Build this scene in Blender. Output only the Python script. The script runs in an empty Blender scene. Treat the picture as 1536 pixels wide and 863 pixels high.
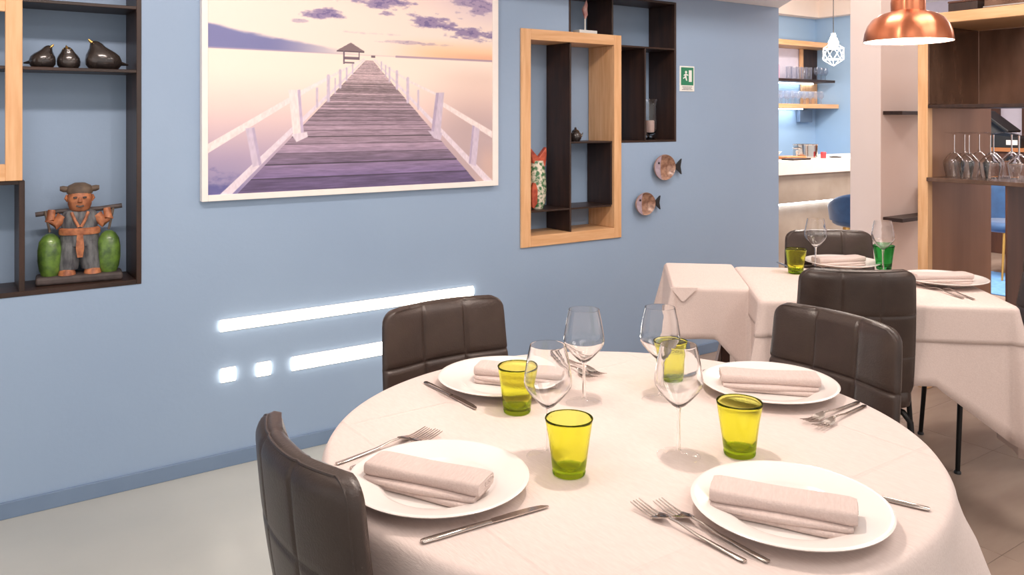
import bpy, math, random
import numpy as np
from mathutils import Vector, Matrix
random.seed(7)
R = math.radians
scene = bpy.context.scene
COL = scene.collection

# ------------------------------------------------------------------ camera, world, lights, exposure
cam_d = bpy.data.cameras.new('camera')
cam = bpy.data.objects.new('camera', cam_d); COL.objects.link(cam)
cam.location = (0, 0, 1.4015)
cam.rotation_euler = (R(90), 0, R(-34.83))
cam_d.sensor_width = 36; cam_d.lens = 36 * 1240 / 1536
cam_d.shift_y = -(431.5 - 178) / 1536
cam_d.clip_start = .02
scene.camera = cam

world = bpy.data.worlds.new('world'); scene.world = world; world.use_nodes = True
bg = world.node_tree.nodes['Background']
bg.inputs[0].default_value = (1.0, .94, .905, 1); bg.inputs[1].default_value = 1.03

def area(name, loc, rot, size, size_y, power, color):
    l = bpy.data.lights.new(name, 'AREA'); l.shape = 'RECTANGLE'; l.size = size; l.size_y = size_y
    l.energy = power; l.color = color
    o = bpy.data.objects.new(name, l); COL.objects.link(o); o.location = loc; o.rotation_euler = rot
    return o
area('added_ceiling_fill', (.4, -.3, 2.88), (0, 0, 0), 1.8, 1.2, 20, (1, .94, .90))  # unseen fill lamp added for the general brightness of the room
area('added_ceiling_fill', (3.0, -.4, 2.88), (0, 0, 0), 1.4, 1.0, 26, (1, .93, .88))  # another added fill, out of view on the near right
area('added_ceiling_fill', (3.3, 1.1, 2.88), (0, 0, 0), 1.0, .6, 20, (1, .93, .88))  # added fill to brighten the square table and the pillar
area('added_pillar_fill', (2.9, 2.1, 2.86), (0, R(-62), 0), .5, .5, 34, (1, .92, .87))  # added unseen lamp, tilted to brighten the pillar and the divider
area('added_wall_fill', (.35, 1.5, 2.86), (R(70), 0, 0), 1.8, .16, 52, (1, .87, .80))  # added unseen lamp, tilted to lift the left of the blue wall
area('added_ceiling_fill', (6.4, 3.7, 2.88), (0, 0, 0), 1.6, .6, 150, (1, .90, .82))  # added fill to make the bar brighter
area('added_ceiling_fill', (7.6, 2.0, 2.88), (0, 0, 0), 1.2, 1.2, 60, (1, .90, .84))  # added fill above the space behind the divider

vs = scene.view_settings
scene.display_settings.display_device = 'sRGB'
vs.view_transform = 'Standard'; vs.look = 'None'; vs.exposure = 0.0; vs.gamma = 1; vs.use_curve_mapping = False
scene.cycles.use_denoising = True
scene.cycles.max_bounces = 14; scene.cycles.transparent_max_bounces = 24
scene.cycles.diffuse_bounces = 5; scene.cycles.glossy_bounces = 5; scene.cycles.transmission_bounces = 8
scene.cycles.sample_clamp_indirect = 6

# ------------------------------------------------------------------ materials
def lin(c): return tuple(((v / 255) / 12.92 if v / 255 <= .04045 else ((v / 255 + .055) / 1.055) ** 2.4) for v in c)

def mat(name, color, rough=.5, metal=0., color2=None, scale=20., stretch=(1, 1, 1), detail=4., bump=0., bscale=None,
        emit=None, estr=0., spec=.5, aniso=0., contrast=(.35, .65), coat=0., alpha=None, sheen=0.):
    m = bpy.data.materials.new(name); m.use_nodes = True
    nt = m.node_tree; p = nt.nodes['Principled BSDF']
    p.inputs['Roughness'].default_value = rough; p.inputs['Metallic'].default_value = metal
    p.inputs['Specular IOR Level'].default_value = spec; p.inputs['Anisotropic'].default_value = aniso
    p.inputs['Coat Weight'].default_value = coat; p.inputs['Sheen Weight'].default_value = sheen
    c1 = lin(color) + (1,)
    p.inputs['Base Color'].default_value = c1
    tc = nt.nodes.new('ShaderNodeTexCoord'); mp = nt.nodes.new('ShaderNodeMapping')
    mp.inputs['Scale'].default_value = stretch
    nt.links.new(tc.outputs['Object'], mp.inputs['Vector'])
    n = nt.nodes.new('ShaderNodeTexNoise'); n.inputs['Scale'].default_value = scale; n.inputs['Detail'].default_value = detail
    nt.links.new(mp.outputs[0], n.inputs['Vector'])
    cr = nt.nodes.new('ShaderNodeValToRGB')
    if color2 is None: color2 = tuple(min(255, v * .985) for v in color)
    cr.color_ramp.elements[0].position = contrast[0]; cr.color_ramp.elements[1].position = contrast[1]
    cr.color_ramp.elements[0].color = c1; cr.color_ramp.elements[1].color = lin(color2) + (1,)
    nt.links.new(n.outputs[0], cr.inputs[0]); nt.links.new(cr.outputs[0], p.inputs['Base Color'])
    if bump:
        b = nt.nodes.new('ShaderNodeBump'); b.inputs['Strength'].default_value = bump; b.inputs['Distance'].default_value = .01
        if bscale:
            n2 = nt.nodes.new('ShaderNodeTexNoise'); n2.inputs['Scale'].default_value = bscale; n2.inputs['Detail'].default_value = 3
            nt.links.new(mp.outputs[0], n2.inputs['Vector']); nt.links.new(n2.outputs[0], b.inputs['Height'])
        else: nt.links.new(n.outputs[0], b.inputs['Height'])
        nt.links.new(b.outputs[0], p.inputs['Normal'])
    if emit is not None:
        p.inputs['Emission Color'].default_value = lin(emit) + (1,); p.inputs['Emission Strength'].default_value = estr
    return m

def glass(name, color, gloss=1.0, tint=1.0, ior=1.45, edge_exp=2.6, refr=.6):
    """thin-walled glass: light passes straight through, tinted, with a fresnel reflection"""
    m = bpy.data.materials.new(name); m.use_nodes = True; nt = m.node_tree
    nt.nodes.remove(nt.nodes['Principled BSDF']); out = nt.nodes['Material Output']
    t = nt.nodes.new('ShaderNodeBsdfTransparent'); g = nt.nodes.new('ShaderNodeBsdfGlossy'); mx = nt.nodes.new('ShaderNodeMixShader')
    g.inputs['Roughness'].default_value = .02
    lay = nt.nodes.new('ShaderNodeLayerWeight'); lay.inputs['Blend'].default_value = .5
    pw = nt.nodes.new('ShaderNodeMath'); pw.operation = 'POWER'; pw.inputs[1].default_value = 5.
    nt.links.new(lay.outputs['Facing'], pw.inputs[0])
    lw = nt.nodes.new('ShaderNodeMath'); lw.operation = 'MULTIPLY_ADD'; lw.inputs[1].default_value = .42; lw.inputs[2].default_value = .018 * gloss
    nt.links.new(pw.outputs[0], lw.inputs[0])
    ramp = nt.nodes.new('ShaderNodeMix'); ramp.data_type = 'RGBA'
    c = lin(color); edge = tuple(v ** edge_exp for v in c)
    ramp.inputs['A'].default_value = c + (1,); ramp.inputs['B'].default_value = edge + (1,)
    nt.links.new(lay.outputs['Facing'], ramp.inputs['Factor'])
    nz = nt.nodes.new('ShaderNodeTexNoise'); nz.inputs['Scale'].default_value = 35
    bp = nt.nodes.new('ShaderNodeBump'); bp.inputs['Strength'].default_value = .05 * tint; bp.inputs['Distance'].default_value = .01
    nt.links.new(nz.outputs[0], bp.inputs['Height'])
    if tint: nt.links.new(bp.outputs[0], g.inputs['Normal'])
    nt.links.new(ramp.outputs['Result'], t.inputs[0])
    nt.links.new(lw.outputs[0], mx.inputs[0]); nt.links.new(t.outputs[0], mx.inputs[1]); nt.links.new(g.outputs[0], mx.inputs[2])
    gb = nt.nodes.new('ShaderNodeBsdfGlass'); gb.inputs['Roughness'].default_value = .0; gb.inputs['IOR'].default_value = ior
    gb.inputs[0].default_value = c + (1,)
    if tint: nt.links.new(bp.outputs[0], gb.inputs['Normal'])
    m2 = nt.nodes.new('ShaderNodeMixShader'); m2.inputs[0].default_value = refr
    nt.links.new(mx.outputs[0], m2.inputs[1]); nt.links.new(gb.outputs[0], m2.inputs[2]); nt.links.new(m2.outputs[0], out.inputs[0])
    return m

def emitter(name, color, strength):
    m = bpy.data.materials.new(name); m.use_nodes = True; nt = m.node_tree
    nt.nodes.remove(nt.nodes['Principled BSDF']); e = nt.nodes.new('ShaderNodeEmission')
    e.inputs[0].default_value = lin(color) + (1,); e.inputs[1].default_value = strength
    nt.links.new(e.outputs[0], nt.nodes['Material Output'].inputs[0]); return m

M = {}
M['wall_blue'] = mat('wall_blue', (149, 171, 197), .62, color2=(145, 167, 194), scale=1.6, bump=.04, bscale=60)
M['base_blue'] = mat('base_blue', (116, 137, 163), .5, color2=(109, 130, 157), scale=4)
M['bar_blue'] = mat('bar_blue', (158, 190, 222), .6, scale=2)
M['plaster'] = mat('plaster', (240, 226, 216), .7, scale=3, bump=.03, bscale=80)
M['ceiling'] = mat('ceiling', (240, 236, 232), .8, scale=3)
M['pillar'] = mat('pillar', (244, 226, 218), .55, scale=2, color2=(240, 221, 212))
M['resin'] = mat('resin', (184, 185, 179), .32, color2=(174, 176, 171), scale=1.8, detail=6, bump=.02, bscale=9)
M['tile'] = mat('tile', (160, 140, 126), .4, color2=(146, 125, 112), scale=2.5, stretch=(1, 4, 1), detail=6)
M['grout'] = mat('grout', (92, 78, 70), .9)
M['oak'] = mat('oak', (228, 182, 136), .45, color2=(213, 161, 113), scale=9, stretch=(6, 6, .5), detail=5, bump=.05)
M['oak_h'] = mat('oak_horizontal', (228, 182, 136), .45, color2=(213, 161, 113), scale=9, stretch=(.5, 6, 6), detail=5, bump=.05)
M['oak_y'] = mat('oak_along', (228, 182, 136), .45, color2=(213, 161, 113), scale=9, stretch=(6, .5, 6), detail=5, bump=.05)
M['dark'] = mat('dark_wood', (58, 37, 28), .42, color2=(40, 25, 19), scale=7, stretch=(5, 5, .6), detail=6)
M['dark_h'] = mat('dark_wood_horizontal', (58, 37, 28), .42, color2=(40, 25, 19), scale=7, stretch=(.6, 5, 5), detail=6)
M['steel_dark'] = mat('dark_burnished_metal', (138, 108, 90), .24, .6, color2=(98, 73, 59), scale=4, stretch=(3, 3, 1), detail=6, bump=.04, contrast=(.3, .7))
M['bronze'] = mat('brown_metal', (166, 122, 94), .34, .3, color2=(150, 107, 81), scale=2, stretch=(4, 4, .5), detail=4)
M['leather'] = mat('dark_brown_leather', (60, 47, 41), .36, color2=(52, 40, 35), scale=14, bump=.10, bscale=260, spec=.45)
M['leg'] = mat('black_metal', (28, 25, 24), .35, .6)
M['chrome'] = mat('chrome', (205, 200, 196), .12, 1.)
M['cutlery'] = mat('polished_steel', (196, 188, 182), .16, 1.)
M['china'] = mat('white_china', (232, 224, 219), .18, spec=.5, color2=(229, 221, 216), scale=2)
M['napkin'] = mat('linen_napkin', (203, 184, 177), .85, color2=(197, 177, 170), scale=260, stretch=(1, .15, 1), bump=.2, bscale=320, sheen=.2)
M['wine_glass'] = glass('clear_glass', (254, 254, 254), gloss=1.6, tint=0, edge_exp=5, refr=1.)
M['foot_glass'] = glass('clear_glass_foot', (254, 254, 254), gloss=1.0, tint=0, edge_exp=4, refr=0.)
M['green_glass'] = glass('lime_glass', (250, 251, 184), edge_exp=2.2, refr=1., tint=.6)
M['green_base'] = glass('lime_glass_base', (222, 236, 135), refr=0.)
M['lime_rim'] = glass('lime_glass_rim', (196, 204, 96), refr=0., edge_exp=1.6)
M['emerald_glass'] = glass('emerald_glass', (168, 234, 188), edge_exp=2.2, refr=1., tint=.6)
def bar_glass_material():
    m = glass('bar_glass', (252, 253, 255), gloss=2.5, edge_exp=4, refr=0.); nt = m.node_tree; out = nt.nodes['Material Output']
    old = out.inputs[0].links[0].from_node; d = nt.nodes.new('ShaderNodeBsdfTranslucent'); d.inputs[0].default_value = (.9, .93, .96, 1)
    mx = nt.nodes.new('ShaderNodeMixShader'); mx.inputs[0].default_value = .16  # white translucent share stands in for brightness from behind
    nt.links.new(old.outputs[0], mx.inputs[1]); nt.links.new(d.outputs[0], mx.inputs[2]); nt.links.new(mx.outputs[0], out.inputs[0]); return m
M['bar_glass'] = bar_glass_material()
M['led'] = emitter('led_diffuser', (255, 244, 228), 9.)
M['led_bar'] = emitter('led_bar_strip', (235, 244, 255), 14.)
M['bulb'] = emitter('lamp_bulb', (255, 236, 215), 60.)
M['white_frame'] = mat('white_frame', (246, 238, 232), .5)
M['copper'] = mat('brushed_copper', (222, 140, 104), .28, 1., color2=(212, 128, 92), scale=2, stretch=(14, 14, .3), aniso=.85)
M['copper'].node_tree.nodes['Principled BSDF'].inputs['Anisotropic Rotation'].default_value = .25
M['lamp_white'] = mat('lamp_inner_white', (252, 248, 242), .5)
M['cord'] = mat('black_cord', (30, 27, 26), .6)
M['bird'] = mat('dark_glazed_ceramic', (70, 62, 58), .22, .25, color2=(44, 38, 38), scale=18, coat=.6, bump=.05)
M['gold'] = mat('gold', (205, 165, 95), .3, .9)
M['velvet'] = mat('blue_velvet', (38, 84, 132), .7, color2=(30, 70, 116), scale=12, sheen=.6)
M['counter_white'] = mat('counter_white', (240, 228, 218), .35)
M['concrete'] = mat('counter_front', (168, 154, 140), .6, color2=(150, 135, 120), scale=4, detail=6)
M['brown'] = mat('brown_panel', (92, 56, 40), .45, color2=(74, 44, 32), scale=5, stretch=(4, 4, .5))
M['wood_mid'] = mat('wood_mid', (190, 126, 78), .5, color2=(165, 104, 60), scale=6, stretch=(4, .6, 4))
M['black_plastic'] = mat('black_plastic', (32, 33, 36), .4)
M['white_paint'] = mat('white_paint', (240, 240, 236), .5)
M['sign_green'] = mat('sign_green', (40, 130, 95), .45)
M['sign_grey'] = mat('sign_print_grey', (90, 90, 90), .6)
M['sheet'] = mat('blue_sheet', (110, 160, 215), .9, color2=(95, 145, 200), scale=30, bump=.2)
M['lavender'] = mat('lavender_wall', (226, 220, 236), .7)
M['screen'] = emitter('till_screen', (150, 170, 200), .8)

def cloth_material():
    m = mat('table_linen', (216, 199, 192), .82, color2=(211, 193, 186), scale=240, stretch=(1, .2, 1), bump=.10, bscale=300, sheen=.15)
    nt = m.node_tree; p = nt.nodes['Principled BSDF']
    old = p.inputs['Normal'].links[0].from_node
    geo = nt.nodes.new('ShaderNodeTexCoord'); sep = nt.nodes.new('ShaderNodeSeparateXYZ')
    nt.links.new(geo.outputs['Object'], sep.inputs[0])
    total = None                                            # ironed crease lines at +-0.40 m
    for ax, c in ((0, -.45), (0, .40), (1, -.40), (1, .36)):
        a = nt.nodes.new('ShaderNodeMath'); a.operation = 'SUBTRACT'; a.inputs[1].default_value = c
        nt.links.new(sep.outputs[ax], a.inputs[0])
        b = nt.nodes.new('ShaderNodeMath'); b.operation = 'ABSOLUTE'; nt.links.new(a.outputs[0], b.inputs[0])
        d = nt.nodes.new('ShaderNodeMapRange'); d.inputs[1].default_value = 0; d.inputs[2].default_value = .006
        d.inputs[3].default_value = 1; d.inputs[4].default_value = 0; nt.links.new(b.outputs[0], d.inputs[0])
        if total is None: total = d
        else:
            s = nt.nodes.new('ShaderNodeMath'); s.operation = 'MAXIMUM'
            nt.links.new(total.outputs[0], s.inputs[0]); nt.links.new(d.outputs[0], s.inputs[1]); total = s
    bp = nt.nodes.new('ShaderNodeBump'); bp.inputs['Strength'].default_value = .5; bp.inputs['Distance'].default_value = .003
    nt.links.new(total.outputs[0], bp.inputs['Height']); nt.links.new(old.outputs[0], bp.inputs['Normal'])
    nt.links.new(bp.outputs[0], p.inputs['Normal'])
    return m
M['linen'] = cloth_material()
M['linen_plain'] = mat('table_linen_plain', (220, 201, 193), .82, color2=(214, 194, 186), scale=240, stretch=(1, .2, 1), bump=.1, bscale=300)

# ------------------------------------------------------------------ mesh helpers
class MB:
    def __init__(s): s.v = []; s.f = []
    def add(s, vs_, fs_):
        o = len(s.v); s.v += [tuple(p) for p in vs_]; s.f += [tuple(i + o for i in q) for q in fs_]; return s
    def box(s, x0, x1, y0, y1, z0, z1):
        v = [(x0, y0, z0), (x1, y0, z0), (x1, y1, z0), (x0, y1, z0), (x0, y0, z1), (x1, y0, z1), (x1, y1, z1), (x0, y1, z1)]
        return s.add(v, [(0, 3, 2, 1), (4, 5, 6, 7), (0, 1, 5, 4), (1, 2, 6, 5), (2, 3, 7, 6), (3, 0, 4, 7)])
    def lathe(s, prof, seg=32, c=(0, 0, 0), sx=1, sy=1):
        v = []; f = []; n = len(prof); idx = []
        for r, z in prof:
            if r < 1e-6: idx.append((len(v), 1)); v.append((c[0], c[1], c[2] + z))
            else:
                idx.append((len(v), seg))
                v += [(c[0] + sx * r * math.cos(2 * math.pi * k / seg), c[1] + sy * r * math.sin(2 * math.pi * k / seg), c[2] + z) for k in range(seg)]
        for i in range(n - 1):
            (a, na), (b, nb) = idx[i], idx[i + 1]
            for k in range(seg):
                k2 = (k + 1) % seg
                if na == 1 and nb == 1: continue
                if na == 1: f.append((a, b + k2, b + k))
                elif nb == 1: f.append((a + k, a + k2, b))
                else: f.append((a + k, a + k2, b + k2, b + k))
        return s.add(v, f)
    def loft(s, rings, caps=True, closed=True):
        v = []; f = []; n = len(rings[0])
        for r in rings: v += list(r)
        for i in range(len(rings) - 1):
            for k in range(n if closed else n - 1):
                k2 = (k + 1) % n
                f.append((i * n + k, i * n + k2, (i + 1) * n + k2, (i + 1) * n + k))
        if caps:
            f.append(tuple(range(n))[::-1]); f.append(tuple((len(rings) - 1) * n + k for k in range(n)))
        return s.add(v, f)
    def tube(s, pts, rad, seg=10):
        pts = [Vector(p) for p in pts]; rads = rad if isinstance(rad, (list, tuple)) else [rad] * len(pts)
        rings = []; up = None
        for i, p in enumerate(pts):
            d = (pts[min(i + 1, len(pts) - 1)] - pts[max(i - 1, 0)]).normalized()
            if up is None: up = Vector((0, 0, 1)) if abs(d.z) < .9 else Vector((1, 0, 0))
            a = d.cross(up).normalized(); b = a.cross(d).normalized(); up = b
            rings.append([p + (a * math.cos(2 * math.pi * k / seg) + b * math.sin(2 * math.pi * k / seg)) * rads[i] for k in range(seg)])
        return s.loft(rings)
    def blob(s, rings, seg=24, ax=(1, 0, 0)):
        """rings: (centre, ru, rv) across the axis ax, closed with points at the ends"""
        ax = Vector(ax).normalized(); a = ax.cross(Vector((0, 0, 1)));
        if a.length < .1: a = Vector((1, 0, 0)); b = Vector((0, 1, 0))
        else: a.normalize(); b = a.cross(ax).normalized() * 1
        rr = [[Vector(c) + a * ru * math.cos(2 * math.pi * k / seg) + b * rv * math.sin(2 * math.pi * k / seg) for k in range(seg)] for c, ru, rv in rings]
        return s.loft(rr)
    def prism(s, poly, y0, y1, plane='xz'):
        n = len(poly)
        def P(p, q): return (p[0], q, p[1]) if plane == 'xz' else ((p[0], p[1], q) if plane == 'xy' else (q, p[0], p[1]))
        v = [P(p, y0) for p in poly] + [P(p, y1) for p in poly]
        f = [tuple(range(n)), tuple(range(2 * n - 1, n - 1, -1))] + [(k, n + k, n + (k + 1) % n, (k + 1) % n) for k in range(n)]
        return s.add(v, f)
    def build(s, name, m, parent=None, smooth=False, loc=None, rz=0, bevel=0, ang=40, seg=2, rot=None):
        me = bpy.data.meshes.new(name); me.from_pydata(s.v, [], s.f); me.update()
        bm_fix(me)
        me.materials.append(M[m] if isinstance(m, str) else m)
        if smooth:
            me.polygons.foreach_set('use_smooth', [True] * len(me.polygons)); me.set_sharp_from_angle(angle=R(ang))
        o = bpy.data.objects.new(name, me); COL.objects.link(o)
        if parent is not None: o.parent = parent
        if loc is not None: o.location = loc
        if rot is not None: o.rotation_euler = rot
        elif rz: o.rotation_euler = (0, 0, rz)
        if bevel:
            b = o.modifiers.new('bevel', 'BEVEL'); b.width = bevel; b.segments = seg; b.limit_method = 'ANGLE'; b.angle_limit = R(50)
        return o
import bmesh
def bm_fix(me):
    b = bmesh.new(); b.from_mesh(me); bmesh.ops.recalc_face_normals(b, faces=b.faces[:]); b.to_mesh(me); b.free()

def tag(o, label, cat, group=None):
    o['label'] = label; o['category'] = cat
    if group: o['group'] = group
    return o
def struct(o): o['kind'] = 'structure'; return o
def empty(name, loc, rz=0):
    o = bpy.data.objects.new(name, None); COL.objects.link(o); o.location = loc; o.rotation_euler = (0, 0, rz); o.empty_display_size = .05
    return o
def dup(root, loc, rz, label=None, group=None):
    r = root.copy(); COL.objects.link(r); r.location = loc; r.rotation_euler = (0, 0, rz)
    if label: r['label'] = label
    if group: r['group'] = group
    for ch in list(root.children):
        c = ch.copy(); COL.objects.link(c); c.parent = r
        for g in ch.children:
            d = g.copy(); COL.objects.link(d); d.parent = c
    return r
def bx(x0, x1, y0, y1, z0, z1): return MB().box(x0, x1, y0, y1, z0, z1)

# ------------------------------------------------------------------ setting
WY = 3.392; ND = .21                                # front of the blue wall, depth of the niches
floor = struct(bx(-3.2, 12, -3, 7, -.12, -.005).build('floor', 'grout'))
bx(-3.2, 1.95, -3, 3.70, -.005, 0).build('resin_screed', 'resin', floor)
bx(5.36, 12, -3, 7, -.005, 0).build('far_screed', 'tile', floor)
tile0 = None
for i in range(4):
    for j in range(-7, 6):
        w, d = .8515, .4235
        if tile0 is None:
            tile0 = bx(-w / 2, w / 2, -d / 2, d / 2, -.005, 0).build('floor_tile', 'tile', floor, bevel=.001, seg=1); t = tile0
        else:
            t = tile0.copy(); COL.objects.link(t)
        t.location = (1.953 + .426 + i * .853, 1.28 + .2125 + j * .425, 0)

def rect_minus(x0, x1, z0, z1, holes):
    xs = sorted({x0, x1} | {v for h in holes for v in h[:2] if x0 < v < x1}); zs = sorted({z0, z1} | {v for h in holes for v in h[2:] if z0 < v < z1})
    inh = lambda x, z: any(h[0] < x < h[1] and h[2] < z < h[3] for h in holes)
    return xs, zs, inh
def niche_wall(name, m, x0, x1, z0, z1, y, depth, thick, holes):
    xs, zs, inh = rect_minus(x0, x1, z0, z1, holes)
    mb = MB(); V = {}
    def v(x, yy, z):
        k = (round(x, 5), round(yy, 5), round(z, 5))
        if k not in V: V[k] = len(mb.v); mb.v.append(k)
        return V[k]
    nx, nz = len(xs) - 1, len(zs) - 1
    H = [[inh((xs[i] + xs[i + 1]) / 2, (zs[k] + zs[k + 1]) / 2) for k in range(nz)] for i in range(nx)]
    for i in range(nx):
        for k in range(nz):
            a, b, c, d = xs[i], xs[i + 1], zs[k], zs[k + 1]; yy = y + depth if H[i][k] else y
            mb.f.append((v(a, yy, c), v(b, yy, c), v(b, yy, d), v(a, yy, d)))
            mb.f.append((v(a, y + thick, c), v(a, y + thick, d), v(b, y + thick, d), v(b, y + thick, c)))
            if i + 1 < nx and H[i][k] != H[i + 1][k]: mb.f.append((v(b, y, c), v(b, y + depth, c), v(b, y + depth, d), v(b, y, d)))
            if k + 1 < nz and H[i][k] != H[i][k + 1]: mb.f.append((v(a, y, d), v(b, y, d), v(b, y + depth, d), v(a, y + depth, d)))
    for k in range(nz):
        for x in (x0, x1): mb.f.append((v(x, y, zs[k]), v(x, y + thick, zs[k]), v(x, y + thick, zs[k + 1]), v(x, y, zs[k + 1])))
    for i in range(nx):
        for z in (z0, z1): mb.f.append((v(xs[i], y, z), v(xs[i + 1], y, z), v(xs[i + 1], y + thick, z), v(xs[i], y + thick, z)))
    return mb.build(name, m)
OAK = (2.409, 3.084, .75, 1.857); DRK = (2.723, 3.519, 1.268, 2.075); LFT = (-.75, .64, .772, 2.07)
wall = struct(niche_wall('wall_back', 'wall_blue', -3.2, 4.454, 0, 2.9, WY, ND, .36,
    [LFT, (OAK[0] + .02, OAK[1] - .02, OAK[2] + .02, OAK[3] - .02), DRK]))
struct(bx(-3.2, 4.454, WY - .012, WY, 0, .058).build('baseboard_back', 'base_blue', bevel=.002))
struct(bx(-3.3, 12.1, -3, 7, 2.9, 3.0).build('ceiling', 'ceiling'))
struct(MB().prism([(-3.2, WY - .001), (4.454, WY - .001), (4.221, 3.118), (-3.2, 3.118)], 2.115, 2.9, 'xy').build('trim_1', 'ceiling'))
# pillar between dining room and bar, bar room shell
pillar = struct(bx(4.553, 5.02, 2.75, 2.949, 0, 2.9).build('wall_pillar', 'pillar', bevel=.004))
struct(bx(4.0, 8.42, 5.9, 6.0, 0, 2.9).build('wall_bar', 'bar_blue'))
struct(bx(8.42, 8.5, 5.1, 6.0, 0, 2.9).build('wall_bar_side', 'bar_blue'))
struct(MB().box(4.0, 8.42, 5.78, 5.9, 2.56, 2.9).build('trim_2', 'plaster'))
struct(MB().box(8.30, 8.42, 5.1, 5.78, 2.56, 2.9).build('trim_3', 'plaster'))
struct(bx(10.5, 10.6, -1, 6.9, 0, 2.9).build('wall_far', 'lavender'))

# ------------------------------------------------------------------ pier print on the wall
def print_colours(X, Z):
    def noise(x, y, seed):
        g = np.random.RandomState(seed).rand(64, 64)
        xi = np.floor(x).astype(int); yi = np.floor(y).astype(int); fx = x - xi; fy = y - yi
        fx = fx * fx * (3 - 2 * fx); fy = fy * fy * (3 - 2 * fy)
        a = g[xi % 64, yi % 64]; b = g[(xi + 1) % 64, yi % 64]; c = g[xi % 64, (yi + 1) % 64]; d = g[(xi + 1) % 64, (yi + 1) % 64]
        return (a * (1 - fx) + b * fx) * (1 - fy) + (c * (1 - fx) + d * fx) * fy
    def fbm(x, y, seed, o=5): return sum(noise(x * 2 ** k, y * 2 ** k, seed + k) / 2 ** k for k in range(o)) / sum(1 / 2 ** k for k in range(o))
    def mixc(a, b, t): return a * (1 - t[..., None]) + np.array(b, float) * t[..., None]
    sm = lambda e0, e1, x: (lambda t: t * t * (3 - 2 * t))(np.clip((x - e0) / (e1 - e0), 0, 1))
    HZ = 1.682
    C = np.zeros(X.shape + (3,)) + np.array([248, 228, 216.])
    # sky
    C = mixc(C, (240, 214, 206), sm(1.85, 2.02, Z)); C = mixc(C, (214, 196, 214), sm(1.75, 2.3, X) * sm(1.78, 2.0, Z) * .9)
    C = mixc(C, (250, 205, 165), sm(1.60, 1.95, X) * sm(1.79, 1.70, Z)); C = mixc(C, (236, 178, 148), sm(1.8, 2.2, X) * sm(1.725, 1.69, Z) * .8)
    n = fbm(X * 9, Z * 26, 3); n2 = fbm(X * 13 + 9, Z * 42, 11); n3 = fbm(X * 50, Z * 120, 61)
    top = np.interp(X, [.87, 1.03, 1.2, 1.415, 1.6], [1.79, 1.762, 1.738, 1.71, 1.685])
    w = sm(.0, .016, top - Z + (n - .5) * .02) * (Z > HZ) * sm(1.55, 1.1, X)
    C = mixc(C, (112, 116, 168), w * .92); C = mixc(C, (190, 172, 190), w * sm(1.69, 1.684, Z) * .6)
    for cx, cz, rx, rz, s in ((1.379, 1.85, .085, .020, 1), (1.90, 1.855, .13, .026, 1), (2.10, 1.805, .13, .028, 1), (1.60, 1.925, .17, .03, .95),
                              (1.65, 1.873, .04, .010, .8), (1.26, 1.813, .035, .007, .5), (1.80, 1.747, .14, .008, .45), (1.55, 1.78, .12, .006, .25), (2.12, 1.96, .1, .05, .7), (1.2, 1.95, .2, .03, .3)):
        d = ((X - cx) / rx) ** 2 + ((Z - cz) / rz) ** 2
        w = sm(1.3, .2, d * .8 + (n2 - .5) * 3.4 + (n3 - .5) * 1.6) * s * (Z > HZ)
        C = mixc(C, (128, 112, 160), w * .8); C = mixc(C, (92, 82, 138), w * sm(.5, .62, n3) * .55)
    # sea
    sea = Z < HZ
    dep = (HZ - Z)
    S = np.zeros_like(C) + np.array([250, 232, 218.])
    S = mixc(S, (233, 205, 200), sm(.06, .3, dep)); S = mixc(S, (184, 163, 184), sm(.22, .46, dep))
    S = mixc(S, (150, 140, 176), sm(.36, .56, dep) * sm(1.3, .9, X)); 
    S = mixc(S, (98, 96, 150), sm(.50, .62, dep + (fbm(X * 20, Z * 40, 30) - .5) * .3) * sm(1.05, .93, X))
    S = mixc(S, (228, 196, 184), sm(1.75, 2.15, X) * sm(0, .1, dep) * .6); S = mixc(S, (186, 164, 166), sm(1.8, 2.1, X) * sm(.12, .35, dep) * .8)
    S = mixc(S, (206, 176, 168), sm(2.12, 2.2, X) * sm(.38, .5, dep))
    C = np.where(sea[..., None], S, C)
    C = mixc(C, (176, 150, 168), (np.abs(Z - HZ) < .004) * (X > 1.7) * .7 + (np.abs(Z - HZ) < .002) * .25)
    # pier deck
    vx, vz = 1.570, 1.667
    dz = np.maximum(vz - Z, 1e-4)
    left = vx - .008 - dz * 1.0; right = vx + .012 + dz * .965
    deck = (Z < vz - .008) & (X > left) & (X < right)
    q = (1 / dz - 1 / .591) / .245; pi_ = np.floor(q).astype(int); fr = q - pi_
    rnd = np.random.RandomState(5).rand(400)[np.clip(pi_, 0, 399)]
    lat = (X - vx) / dz
    g = fbm(lat * 5 + rnd * 20, q * 7, 21)
    D = np.zeros_like(C) + np.array([158, 136, 152.])
    D = mixc(D, (108, 92, 132), sm(.33, .56, dz)); D = mixc(D, (196, 172, 174), sm(.30, .05, dz) * .8)
    D = D * (.84 + .3 * rnd + .35 * (g - .5) + .3 * (fbm(lat * 9, q * 30, 77) - .5))[..., None]
    jw = np.clip(.10 / np.maximum(dz / .3, .3), .06, .3)
    gap = ((fr < jw) | (fr > 1 - jw * .4)) & (dz > .09)
    D = np.where(gap[..., None], D * .55, D)
    C = np.where(deck[..., None], D, C)
    def seg(p, q_, w0, w1, col):
        nonlocal C
        px, pz = p; qx, qz = q_; L = (qx - px) ** 2 + (qz - pz) ** 2
        t = np.clip(((X - px) * (qx - px) + (Z - pz) * (qz - pz)) / L, 0, 1)
        d = np.hypot(X - px - t * (qx - px), Z - pz - t * (qz - pz)); w = w0 + (w1 - w0) * t
        a = np.clip((w - d) / .0025 + .5, 0, 1)
        sh = (.96 + .08 * noise(X * 160, Z * 90, 40))[..., None] * np.array(col, float)
        C = C * (1 - a[..., None]) + sh * a[..., None]
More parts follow.
